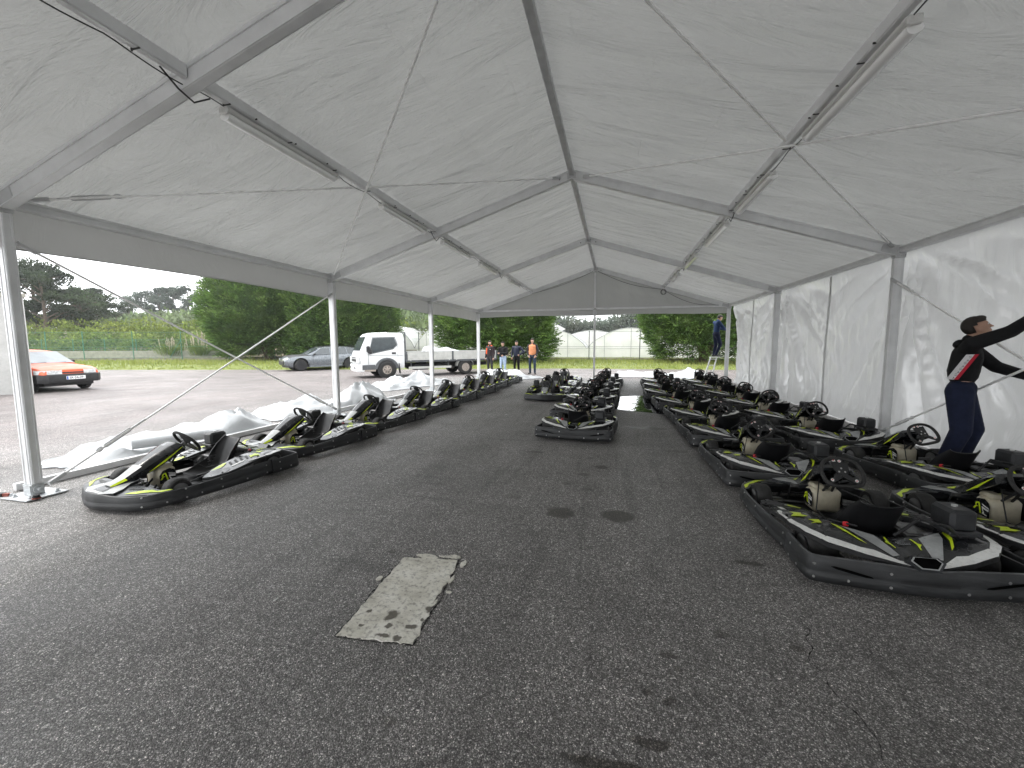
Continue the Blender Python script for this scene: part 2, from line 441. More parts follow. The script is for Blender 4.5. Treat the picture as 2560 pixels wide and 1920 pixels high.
# grass verge, real blades on a soil sheet
def grassmat():
    m, t = newmat('grass_soil'); c = t.coord()
    t.l(t.ramp(t.noise(c, 1.2, 5, .7), [(.3, (.10, .13, .03)), (.6, (.17, .20, .05)), (.8, (.24, .22, .09))]), t.b.inputs['Base Color'])
    t.b.inputs['Roughness'].default_value = .9
    m, t = newmat('grass_blade'); c = t.coord()
    t.l(t.ramp(t.noise(c, .8, 4, .7), [(.3, (.15, .20, .035)), (.55, (.24, .27, .06)), (.8, (.32, .31, .12))]), t.b.inputs['Base Color'])
    t.b.inputs['Roughness'].default_value = .75
grassmat()
edge = [(-75, 8), (-46, 15.2), (-32, 19.2), (-20, 21.6), (-10, 24.1), (-3.3, 25.9), (6, 26.3), (18, 26.6), (45, 27)]
def edge_y(x):
    for (a, b), (c_, d) in zip(edge, edge[1:]):
        if a <= x <= c_: return b+(d-b)*(x-a)/(c_-a)
    return edge[-1][1]
g = MB()
rows = []
for i in range(120):
    x = -75+i
    rows.append([(x, edge_y(x)+.12*nz(x*1.7, 0), -.002)]+[(x, edge_y(x)+dy, .03+.12*sst(0, 3, dy)+.04*nz(x*.6, dy*.6)) for dy in (.25, 1.5, 3, 6, 10, 16, 24, 40)])
g.grid(rows, 'grass_soil'); g.build('grass_verge', kind='structure')
random.seed(5)
g = MB(); k = g.mi('grass_blade')
for i in range(26000):
    x = random.uniform(-48, 12); dy = random.random()**1.3*11; y = edge_y(x)+.15+dy
    if x < -14 and random.random() < .2: continue
    hgt = random.uniform(.05, .13)*(1.0+1.6*max(0, nz(x*.5, y*.5, 3))) * (1.0 if dy < 3 else 1.9)
    a = random.uniform(0, PI); w = .03; dx, dz = math.cos(a)*w, random.uniform(-.05, .05)
    z0 = .02+.12*sst(0, 3, dy)
    vs = [g.bm.verts.new((x-dx, y-math.sin(a)*w, z0)), g.bm.verts.new((x+dx, y+math.sin(a)*w, z0)), g.bm.verts.new((x+dz, y+random.uniform(-.04, .04), z0+hgt))]
    g.bm.faces.new(vs).material_index = k
tag(g.build('grass', smooth=0, kind='stuff'), 'short yellowish green grass along the edge of the yard', 'grass')

# concrete patch let into the asphalt
def concmat():
    m, t = newmat('patch_concrete'); c = t.coord()
    a = t.ramp(t.noise(c, 5, 6, .65), [(.28, (.42, .40, .34)), (.5, (.62, .60, .53)), (.72, (.76, .745, .69))])
    s = t.ramp(t.noise(c, 34, 4, .7), [(.36, .45), (.5, 1.)])
    a = t.mix(.8, a, s, 'MULTIPLY')
    off = t.n('ShaderNodeVectorMath', operation='MULTIPLY_ADD'); w = t.n('ShaderNodeTexNoise'); w.inputs['Scale'].default_value = 22; t.l(c, w.inputs[0])
    t.l(w.outputs['Color'], off.inputs[0]); off.inputs[1].default_value = (.05, .05, 0); t.l(c, off.inputs[2])
    mask = None
    for (x, y, rx, ry) in [(-1.235, 2.065, .042, .055), (-1.04, 2.17, .04, .035), (-1.08, 2.0, .04, .025), (-1.11, 1.90, .03, .018), (-1.19, 1.90, .045, .018), (-1.36, 1.95, .02, .02), (-1.04, 2.07, .015, .014), (-1.38, 2.07, .02, .018), (-1.2, 1.98, .025, .02)]:
        mp = t.n('ShaderNodeMapping'); t.l(off.outputs[0], mp.inputs[0]); mp.inputs['Location'].default_value = (-(x+.025)/rx, -(y+.025)/ry, 0); mp.inputs['Scale'].default_value = (1/rx, 1/ry, 0)
        ln = t.n('ShaderNodeVectorMath', operation='LENGTH'); t.l(mp.outputs[0], ln.inputs[0])
        f = t.ramp(ln.outputs['Value'], [(.7, .9), (1.15, 0.)]); mask = f if mask is None else t.math('MAXIMUM', mask, f)
    a = t.mix(mask, a, (.085, .075, .06)); t.l(a, t.b.inputs['Base Color']); t.b.inputs['Roughness'].default_value = .85
    t.l(t.bump(t.noise(c, 45, 6, .7), .6, .006), t.b.inputs['Normal'])
concmat()
g = MB(); random.seed(3)
corn = [(-1.49, 2.69), (-1.085, 2.745), (-1.01, 1.885), (-1.445, 1.845)]
ol = []
for i in range(4):
    a = Vector(corn[i]); b = Vector(corn[(i+1) % 4]); n = 26; pr = Vector((-(b-a).y, (b-a).x)).normalized()
    amp = (.007, .022, .012, .008)[i]
    for k in range(n): ol.append(tuple(a.lerp(b, k/n)+pr*(amp*nz(i*9+k*.45, 2.2)*1.6+random.uniform(-.004, .004))))
g.shell(ol, lambda x, y: .0035+.002*nz(x*9, y*9), 'patch_concrete', .012, 0)
for cx, cy, l, w in ((-1.34, 2.745, .09, .03), (-1.2, 2.77, .035, .012), (-1.13, 2.785, .05, .025), (-1.03, 2.70, .02, .05), (-1.035, 2.5, .012, .05), (-1.52, 2.4, .02, .03), (-1.0, 2.36, .02, .012), (-1.04, 2.24, .01, .03)):
    g.shell([(cx+l*math.cos(a)*(1+.45*nz(a*2, cx*7)), cy+w*math.sin(a)*(1+.5*nz(a*2.3, cy*5))) for a in [2*PI*k/22 for k in range(22)]], lambda x, y: .003, 'patch_concrete', .004, 0)
g.build('concrete_patch', smooth=0, kind='structure')
# gap round the patch, and the crack on the right
pmat('crack_dark', (.008, .008, .008), .9)
def strip(name, pts, w, z=.0015, jit=.02, mat_='crack_dark'):
    g = MB(); P = []
    for (a, b) in zip(pts, pts[1:]):
        a = Vector(a); b = Vector(b); n = max(4, int((b-a).length/.025))
        for k in range(n): P.append(a.lerp(b, k/n))
    rows = []
    for i, p in enumerate(P):
        d = (P[min(i+1, len(P)-1)]-P[max(0, i-1)]).normalized(); q = Vector((-d.y, d.x)); c = p+q*jit*nz(i*.23, w*50)*1.5; ww = w*(.25+abs(nz(i*.5, 7))*2.2)
        rows.append([(c.x-q.x*ww, c.y-q.y*ww, z), (c.x+q.x*ww, c.y+q.y*ww, z)])
    g.grid(rows, mat_); return g.build(name, smooth=0, kind='structure')
strip('pavement_crack', [(-1.50, 2.70), (-1.455, 1.84), (-1.005, 1.875), (-1.03, 2.3), (-1.075, 2.75), (-1.50, 2.70)], .006, -.0015, .01)
strip('pavement_crack', [(1.16, 2.72), (1.02, 2.35), (.98, 2.1), (1.06, 1.85), (1.0, 1.55)], .0028, -.0015, .04)

# puddle
m, t = newmat('puddle_water'); t.b.inputs['Base Color'].default_value = (.02, .022, .024, 1); t.b.inputs['Roughness'].default_value = .015; t.b.inputs['IOR'].default_value = 1.33
t.b.inputs['Specular IOR Level'].default_value = 1.0
c = t.coord(); t.l(t.bump(t.noise(c, 3, 2), .02, .01), t.b.inputs['Normal'])
g = MB(); pts = [(-.1, 10.65), (.05, 10.25), (.4, 10.02), (.8, 9.85), (1.15, 9.7), (1.45, 9.9), (1.6, 10.6), (1.5, 11.6), (1.5, 12.6), (1.1, 13.1), (.6, 12.9), (.1, 12.5), (-.15, 11.7)]
ol = []
for i in range(len(pts)):
    p0, p1, p2, p3 = [Vector(pts[(i+k) % len(pts)]) for k in (-1, 0, 1, 2)]
    for k in range(6):
        s_ = k/6; ol.append(tuple(.5*((2*p1)+(p2-p0)*s_+(2*p0-5*p1+4*p2-p3)*s_*s_+(3*p1-p0-3*p2+p3)*s_**3)))
g.shell(ol, lambda x, y: .0015, 'puddle_water', 0, 0); g.build('puddle', smooth=0, kind='structure')
# small litter on the asphalt
for (x, y, l, a, lab) in ((-2.02, 2.02, .03, 1.4, 'white cigarette end on the asphalt left of the concrete patch'),):
    b = MB(); b.tube([(0, 0, .005), (l, 0, .005)], .0045, 'decal_white', 8); o = b.build('cigarette_end', loc=(x, y, 0), rz=a); tag(o, lab, 'litter')
pmat('paper', (.7, .7, .68), .6)
b = MB(); b.shell([(0, 0), (.06, .01), (.05, .05), (.015, .04)], lambda x, y: .004+.02*x, 'paper', .002, 1); tag(b.build('paper_scrap', loc=(-2.35, 8.9, 0)), 'scrap of white paper on the asphalt between the kart rows', 'litter')

# ------------------------------------------------------------------ tent
XL, XR, XM, HE, HR, Y0, BAY = -5.94, 4.317, -.81, 2.98, 4.61, 2.967, 5.0
FR = [Y0+BAY*i for i in range(-2, 4)]        # frame positions, the last one is the far gable
tent = empty('marquee_tent', (XM, FR[-1], 0), 0, 'large white event tent with open left side, aluminium posts and beams, ridge roof', 'tent')
T0 = Vector((XM, FR[-1], 0))
def tb(mb, name, mat=None, parent=tent, smooth=35):
    """builds in world coordinates, hung below the tent"""
    for v in mb.bm.verts: v.co -= T0
    return mb.build(name, mat, parent, smooth)
PF = .4814
def roofz(x): return HE+(HR-HE)*(1-abs(x-XM)/((XR-XL)/2))
PXL, PXR = XL+(XM-XL)*PF, XR+(XM-XR)*PF
def hollow_profile_beam(mb, a, b, w, h, m, groove=True, up=(0, 0, 1)):
    mb.beam(a, b, w, h, m, up, .006)
    if groove:
        A = Vector(a); B = Vector(b); d = (B-A).normalized(); sx = d.cross(Vector(up)).normalized(); u = sx.cross(d)
        for s_ in (1, -1):       # keder rails stand proud of the flanks
            mb.beam(A+sx*s_*(w/2+.006)+u*(h/2-.022), B+sx*s_*(w/2+.006)+u*(h/2-.022), .012, .03, m, up)
            mb.beam(A+sx*s_*(w/2+.004)-u*(h/2-.012), B+sx*s_*(w/2+.004)-u*(h/2-.012), .008, .018, m, up)
for i, y in enumerate(FR):
    for sgn, x in ((-1, XL), (1, XR)):
        p = MB()
        p.box((x, y, 1.53), (.125, .092, 2.80), 'aluminium', bev=.006)
        for dx in (-.034, .034): p.box((x+dx, y-.0475, 1.53), (.012, .007, 2.79), 'aluminium')
        p.box((x-sgn*.0645, y-.028, 1.53), (.007, .012, 2.79), 'aluminium'); p.box((x-sgn*.0645, y+.028, 1.53), (.007, .012, 2.79), 'aluminium')
        post = tb(p, 'post')
        b = MB()
        b.box((x, y, .0105), (.40, .34, .014), 'galvanised', bev=.002)
        b.box((x-.05, y, .075), (.012, .10, .12), 'galvanised'); b.box((x+.05, y, .075), (.012, .10, .12), 'galvanised')
        b.box((x, y-.055, .07), (.10, .012, .10), 'galvanised'); b.box((x, y, .125), (.14, .11, .012), 'galvanised')
        b.lathe([(.042, -.07), (.042, .07)], (x, y, .075), 'x', 'galvanised', 16); b.lathe([(.018, -.10), (.018, .10)], (x, y, .075), 'x', 'galvanised', 10)
        for bx, by in ((-.14, -.11), (.14, -.11), (-.14, .11), (.14, .11), (-.07, -.12)):
            b.lathe([(.022, .018), (.022, .03), (.012, .03), (.012, .05)], (x+bx, y+by, 0), 'z', 'galvanised', 6)
        tb(b, 'base_plate')
        # eave bracket: a heavy knee where post and rafter join
        b = MB()
        b.box((x, y, 2.99), (.15, .115, .20), 'aluminium_dark', bev=.01)
        b.box((x-sgn*.14, y, 3.035), (.24, .104, .145), 'aluminium_dark', (0, sgn*math.atan((HR-HE)/((XR-XL)/2)), 0), .006)
        for dz in (-.06, .02): b.lathe([(.012, -.07), (.012, .07)], (x, y, 2.99+dz), 'y', 'bolt_metal', 8)
        tb(b, 'eave_bracket')
        # rafter with its upper and lower flange
        r = MB(); s_ = sgn
        hollow_profile_beam(r, (x-s_*.05, y, roofz(x)+.028+.0), (XM+s_*.02, y, HR+.02), .086, .165, 'aluminium')
        tb(r, 'rafter')
    # ridge joint plate
    b = MB(); b.box((XM, y, HR+.01), (.16, .10, .16), 'aluminium_dark', bev=.008)
    for dx in (-.22, .22): b.lathe([(.014, -.06), (.014, .06)], (XM+dx, y, HR-.05), 'y', 'black_cable', 8)
    tb(b, 'ridge_joint')
for i in range(len(FR)-1):
    ya, yb = FR[i]+.05, FR[i+1]-.05
    for name, x, z, w, h in (('ridge_beam', XM, HR+.04, .09, .09), ('purlin', PXL, roofz(PXL)+.055, .062, .10), ('purlin', PXR, roofz(PXR)+.055, .062, .10), ('eave_beam', XL-.02, HE+.035, .10, .10), ('eave_beam', XR+.02, HE+.035, .10, .10)):
        p = MB(); p.beam((x, ya, z), (x, yb, z), w, h, 'aluminium' if name != 'ridge_beam' else 'aluminium_dark', (0, 0, 1), .006)
        if name == 'eave_beam':
            s_ = 1 if x < 0 else -1
            p.beam((x+s_*.056, ya, z-.035), (x+s_*.056, yb, z-.035), .014, .02, 'aluminium'); p.beam((x+s_*.056, ya, z+.03), (x+s_*.056, yb, z+.03), .014, .016, 'aluminium')
        if name == 'purlin': p.beam((x, ya, z-.053), (x, yb, z-.053), .045, .008, 'aluminium')
        tb(p, name)
    # membrane panels: wrinkles run with the rafters near each frame, slack along the ridge
    for sgn, xe in ((-1, XL-.10), (1, XR+.20)):
        g = MB(); NX, NY = 64, 90; rows = []
        for a in range(NX+1):
            u = a/NX; x = lerp(xe, XM, u); row = []
            for b_ in range(NY+1):
                v = b_/NY; y = lerp(ya-.05, yb+.05, v)
                e = min(v, 1-v)
                env = sst(0, .10, e)
                slack = math.sin(PI*v)*(.055*math.sin(PI*min(1, u/PF)) if u < PF else .055*math.sin(PI*(u-PF)/(1-PF)))
                wr = .022*max(0, 1-abs(nz(u*1.6+v*2+i, v*11+sgn*4, 12))*7)+.016*max(0, 1-abs(nz(u*2.4-v*3, v*15+i*2, 15))*6)+.050*nz(u*1.1+sgn*7, v*9+i*5, 1)+.028*abs(nz(u*2.3, v*22+i*3, 4))+.012*nz(u*3.4, v*36, i)
                wr += .05*nz(u*2.2+i*3, v*2.2, 9+sgn)
                cr = math.exp(-((u+v-1.0)/.05)**2)*.02 if i == 2 else 0   # strap lifting the skin along the brace
                z = roofz(x)+.112+(wr*env-slack*.7+cr*env)*min(1, 6*min(u+.02, 1.02-u))
                row.append((x, y, z))
            rows.append(row)
        g.grid(rows, 'roof_pvc'); tb(g, 'roof_panel', smooth='keep' if False else 80)
# left valance hanging under the eave beam
for i in range(len(FR)-1):
    ya, yb = FR[i]+.0, FR[i+1]-.0; g = MB(); rows = []
    for a in range(80):
        v = a/79; y = lerp(ya, yb, v)
        drop = .415-.035*math.sin(PI*v)
        rows.append([(XL-.075-.02*k/5*nz(v*14+i, k*.3)-.012*math.sin(v*60)*k/5*.4, y, HE+.05-(drop+.05)*k/5) for k in range(6)])
    g.grid(rows, 'valance_pvc'); g.tube([(XL-.075, lerp(ya, yb, k/20), HE-.413+.035*math.sin(PI*k/20)) for k in range(21)], .008, 'roof_pvc', 6)
    tb(g, 'valance', smooth=80)
# right side wall, from the far gable past the camera; folds fan out from the fixings
XW = XR+.145
g = MB(); rows = []; NYW = 420; y0w, y1w = FR[0], FR[-1]-.02
for a in range(NYW+1):
    y = lerp(y0w, y1w, a/NYW); row = []
    bay = (y-Y0) % BAY/BAY
    for k in range(61):
        s_ = k/60; z = lerp(HE+.06, .012, s_)
        env = sst(0, .12, s_)*(1-.35*sst(.85, 1, s_))
        f = .12*nz(y*.9+.35*z, s_*.8, 2)+.07*abs(nz(y*4.2, z*.35, 5))+.035*abs(nz(y*9, z*.6, 7))
        for yp in (Y0+BAY*math.floor((y-Y0)/BAY), Y0+BAY*(math.floor((y-Y0)/BAY)+1)):      # folds fan out from the post heads
            dy = abs(y-yp); dz = HE-z+.12; th = math.atan2(dy, dz); r_ = math.hypot(dy, dz); wgt = math.exp(-dy/1.5)
            f += wgt*.17*min(1, r_*.6)*max(0, 1-abs(nz(th*4.2+yp, r_*.22, yp))*3.2)+wgt*.06*max(0, 1-abs(nz(th*9+yp, r_*.3, yp+4))*3.4)
        f += .10*math.sin(PI*bay)*sst(.2, .8, s_)*1.0
        f += .03*sst(.6, 1, s_)*nz(y*7, z*5, 3)
        if y < 8.5 and y > 2: f += .05*math.sin(PI*(y-2)/6.5)*env
        far = sst(9, 14, y); f *= 1+.35*far
        row.append((XW+f*env, y, z))
    rows.append(row)
g.grid(rows, 'wall_pvc')
tb(g, 'side_wall', smooth=80)
# lacing seams where two wall sheets meet, with eyelets
for ys in (10.35, 15.4, 5.35, .35):
    b = MB(); rows = []
    for k in range(41):
        z = lerp(HE-.02, .03, k/40); bow = .085*nz(ys*.9+.35*z, (k/40)*.8, 2)*sst(0, .12, k/40)
        rows.append([(XW-.022+bow*.6, ys-.035, z), (XW-.035+bow*.6, ys, z), (XW-.022+bow*.6, ys+.035, z)])
    b.grid(rows, 'wall_pvc')
    b.tube([(XW-.042+.085*nz(ys*.9+.35*(HE-.02-k*.148), k/20*.8, 2)*.6*sst(0, .12, k/20), ys+(.012 if k % 2 else -.012), HE-.02-k*.148) for k in range(20)], .005, 'aluminium_dark', 5)
    tb(b, 'lacing_seam')
# far gable: fabric triangle with its valance, tie beam, king post
yg = FR[-1]
g = MB(); rows = []
for a in range(81):
    x = lerp(XL, XR, a/80); top = roofz(x)+.06; rows.append([(x, yg+.06+.02*nz(x*2.2, k*.4)*math.sin(PI*k/12)+.006*math.sin(x*9), lerp(top, HE+.02, k/12)) for k in range(13)])
g.grid(rows, 'valance_pvc'); tb(g, 'gable_panel', smooth=80)
g = MB(); rows = []
for a in range(81):
    x = lerp(XL, XR, a/80); rows.append([(x, yg+.075+.03*k/4*nz(x*3, k*.5), lerp(HE+.05, HE-.24+.02*math.sin(x*1.3), k/4)) for k in range(5)])
g.grid(rows, 'valance_pvc'); tb(g, 'gable_valance', smooth=80)
b = MB(); b.beam((XL+.07, yg, HE+.02), (XR-.07, yg, HE+.02), .06, .08, 'aluminium', bev=.004); tb(b, 'tie_beam')
b = MB(); b.box((XM, yg, 2.25), (.08, .06, 4.46), 'aluminium', bev=.004); b.box((XM, yg, .012), (.2, .2, .012), 'galvanised'); b.box((XM, yg-.005, 2.86), (.16, .075, .24), 'aluminium_dark', bev=.004); tb(b, 'king_post')
# bracing
def cable(a, b, r=.0135, buckle=None, name='brace_cable'):
    g = MB(); A = Vector(a); B = Vector(b); d = (B-A).normalized(); L = (B-A).length
    sagz = -.012*L*.15
    pts = [A.lerp(B, k/16)+Vector((0, 0, sagz*math.sin(PI*k/16))) for k in range(17)]
    g.tube(pts, r, 'cable_steel', 8)
    for E_, D_ in ((A, d), (B, -d)):      # shackle, ratchet, and sleeve at either end
        g.tube([E_, E_+D_*.16], r*1.9, 'aluminium_dark', 8)
    if buckle is not None:
        u = pts[16]-pts[0]; c = A.lerp(B, buckle); x = d.cross(Vector((0, 0, 1))).normalized(); y = x.cross(d)
        for s_ in (1, -1): g.tube([c-d*.17, c-d*.15+y*.02*s_, c+d*.15+y*.02*s_, c+d*.17], .0075, 'aluminium_dark', 6)
        ring = [c+d*(.22+.035*math.cos(2*PI*k/14))+y*.022*math.sin(2*PI*k/14) for k in range(14)]
        g.tube(ring, .007, 'aluminium_dark', 6, closed=True)
        g.tube([c-d*.36, c-d*.17], .013, 'aluminium_dark', 8); g.tube([c+d*.26, c+d*.42], .011, 'aluminium_dark', 8)
    return tb(g, name)
F1, F2 = FR[2], FR[3]
zr = lambda x: roofz(x)-.03
cable((XL+.16, F1+.12, HE+.06), (XM-.22, F2-.06, HR-.03), buckle=.07)
cable((XL+.10, F2-.08, HE+.01), (XM-.2, F1+.06, HR-.03))
cable((XR-.10, F1+.08, HE+.01), (XM+.22, F2-.06, HR-.05))
cable((XR-.14, F2-.08, HE+.09), (XM+.2, F1+.06, HR+.03), buckle=.05)
cable((XL+.03, F1+.07, HE-.36), (XL+.03, F2-.08, .16), buckle=.90)
cable((XL+.05, F2-.08, HE-.33), (XL+.05, F1+.09, .10), buckle=.86)
cable((XR-.08, F2-.07, .14), (XR-.08, F1+.07, HE-.4), buckle=.10)
cable((XR-.10, F2-.07, HE-.42), (XR-.10, F1+.07, .14), buckle=.06)
# spare steel ratchet bars beside the left base plate
b = MB(); b.box((-6.30, 2.80, .03), (.30, .05, .045), 'matt_black', (0, 0, .25)); b.box((-6.14, 2.84, .035), (.10, .035, .03), 'rust_red', (0, 0, .25)); tag(b.build('ratchet_bar'), 'dark steel bar with rusty red end beside the base plate of the nearest left post', 'steel bar')
b = MB()
for k in range(3): b.lathe([(.034-.004*k, .018+.014*k), (.034-.004*k, .028+.014*k)], (-5.735, 2.87, 0), 'z', 'rust_red' if k == 0 else 'matt_black', 12)
tag(b.build('washer_stack'), 'small stack of rusty washers on the right corner of the base plate', 'washers')

# fluorescent batten lights strapped below the purlins, unlit
m, t = newmat('lamp_cover'); t.b.inputs['Base Color'].default_value = (.96, .96, .95, 1); t.b.inputs['Roughness'].default_value = .12; t.b.inputs['IOR'].default_value = 2.1
def light(x, ya, yb, s_, lab):
    z = roofz(x)-.045
    o = empty('batten_light', (x, (ya+yb)/2, z), 0, lab, 'ceiling light', 'unlit tube lights along the purlins')
    L = yb-ya; g = MB(); g.box((s_*.055, 0, .02), (.10, L, .04), 'lamp_housing', bev=.01, seg=2); g.build('housing', parent=o)
    g = MB(); g.tube([(s_*.075, -L/2+.02, -.028), (s_*.075, L/2-.02, -.028)], .052, 'lamp_cover', 12, flat=.8); g.build('cover', parent=o, smooth=50)
    for e in (-1, 1): g = MB(); g.box((s_*.055, e*(L/2+.008), .004), (.088, .03, .06), 'decal_white', bev=.008); g.build('end_cap', parent=o)
    for f in (-.33, 0, .33):
        g = MB(); g.box((s_*.03, L*f, .052), (.15, .008, .012), 'black_cable'); g.box((s_*.035, L*f, .09), (.012, .008, .09), 'black_cable')
        g.build('strap', parent=o)
LL = [(3.32, 4.90, 'nearest the camera'), (5.99, 7.54, 'second from the camera, just before the second rafter'), (8.37, 10.0, 'third from the camera, just beyond the second rafter'), (10.9, 12.5, 'fourth from the camera, ending at the third rafter'), (14.1, 15.7, 'last and farthest one, before the gable')]
for a, b_, w in LL: light(PXL, a, b_, -1, 'white tube light under the left purlin, '+w)
RR = [(3.56, 5.16, 'nearest the camera'), (6.14, 7.7, 'second from the camera, ending at the second rafter'), (8.4, 10.1, 'third from the camera, just beyond the second rafter'), (11.2, 12.85, 'fourth from the camera, ending at the third rafter'), (14.1, 15.6, 'farthest one, before the gable')]
for a, b_, w in RR: light(PXR, a, b_, 1, 'white tube light under the right purlin, '+w)
# cable run tied along both purlins
for x, s_, side in ((PXL, 1, 'left'), (PXR, -1, 'right')):
    g = MB(); pts = []
    for k in range(240):
        y = lerp(-1.5, 17.8, k/239); per = (y*1.25) % 1.0
        pts.append((x-s_*(.040), y, roofz(x)-.006-.035*math.sin(PI*per)*(1 if (y % 5) < 3 else .4)))
    g.tube(pts, .0055, 'black_cable', 5)
    for k in range(26):
        y = -1.2+k*.75; g.box((x-s_*.038, y, roofz(x)+.05), (.008, .010, .13), 'black_cable'); g.box((x, y, roofz(x)-.004), (.08, .010, .008), 'black_cable')
    for y in FR[1:5]: g.tube([(x-s_*.04, y-.22, roofz(x)+.0), (x-s_*.04, y-.08, roofz(x)-.09), (x-s_*.04, y+.05, roofz(x)-.13), (x-s_*.04, y+.2, roofz(x)-.02)], .0075, 'black_cable', 6)
    tag(g.build('power_cable'), 'thin black power cable tied along the %s purlin' % side, 'cable')
g = MB()
pts = [(lerp(XM+.1, PXR, k/14), yg-.10, roofz(lerp(XM+.1, PXR, k/14))-.06-.16*math.sin(PI*k/14)) for k in range(15)]
pts2 = [(lerp(PXR, XR-.4, k/14), yg-.10, roofz(lerp(PXR, XR-.4, k/14))-.08-.20*math.sin(PI*k/14)) for k in range(15)]
g.tube(pts, .009, 'black_cable', 6); g.tube(pts2, .009, 'black_cable', 6)
g.tube([(lerp(XM-.1, PXL, k/14), yg-.10, roofz(lerp(XM-.1, PXL, k/14))-.06-.10*math.sin(PI*k/14)) for k in range(15)], .007, 'black_cable', 6)
for q in range(3): g.tube([(PXR+.02*q+.09*math.cos(a), yg-.10-.01*q, roofz(PXR)-.17+.10*math.sin(a)) for a in [2*PI*k/18 for k in range(18)]], .007, 'black_cable', 5, closed=True)
tag(g.build('hanging_cable'), 'black cable with a coil sagging below the far gable rafters', 'cable')
# ------------------------------------------------------------------ rental kart (x right, y forward, nose at y = +.92, tail at -.93)
def zcov(x, y):
    a = abs(x)
    lift = sst(.22, -.42, y)*.105; drop = sst(-.58, -.95, y)*(.055+.03*min(1, a/.5))
    shape = 1-((a-.42)/.30)**2*(.55 if a > .42 else .22)
    z = .182+lift*shape-drop
    if a < .12 and y < -.5: z += .012*(1-a/.12)
    return z
def mir(p): return [(-x, y) for x, y in p][::-1]
def bumper_path(which):
    if which == 'rear_bumper': P = [(-.62, -.50), (-.632, -.70), (-.632, -.80), (-.60, -.865), (-.42, -.895), (-.2, -.918), (0, -.93), (.2, -.918), (.42, -.895), (.60, -.865), (.632, -.80), (.632, -.70), (.62, -.50)]
    elif which == 'front_bumper': P = [(.605, .46), (.59, .60), (.53, .73), (.40, .815), (.2, .885), (.09, .915), (0, .92), (-.09, .915), (-.2, .885), (-.40, .815), (-.53, .73), (-.59, .60), (-.605, .46)]
    else: P = [(.60, -.52), (.618, -.30), (.625, -.05), (.622, .15), (.615, .35), (.60, .50)]
    return P
def smooth_path(P, n=4):
    o = []
    for i in range(len(P)-1):
        p0 = Vector(P[max(i-1, 0)]); p1 = Vector(P[i]); p2 = Vector(P[i+1]); p3 = Vector(P[min(i+2, len(P)-1)])
        for k in range(n):
            s_ = k/n; o.append(.5*((2*p1)+(p2-p0)*s_+(2*p0-5*p1+4*p2-p3)*s_*s_+(3*p1-p0-3*p2+p3)*s_**3))
    o.append(Vector(P[-1])); return o
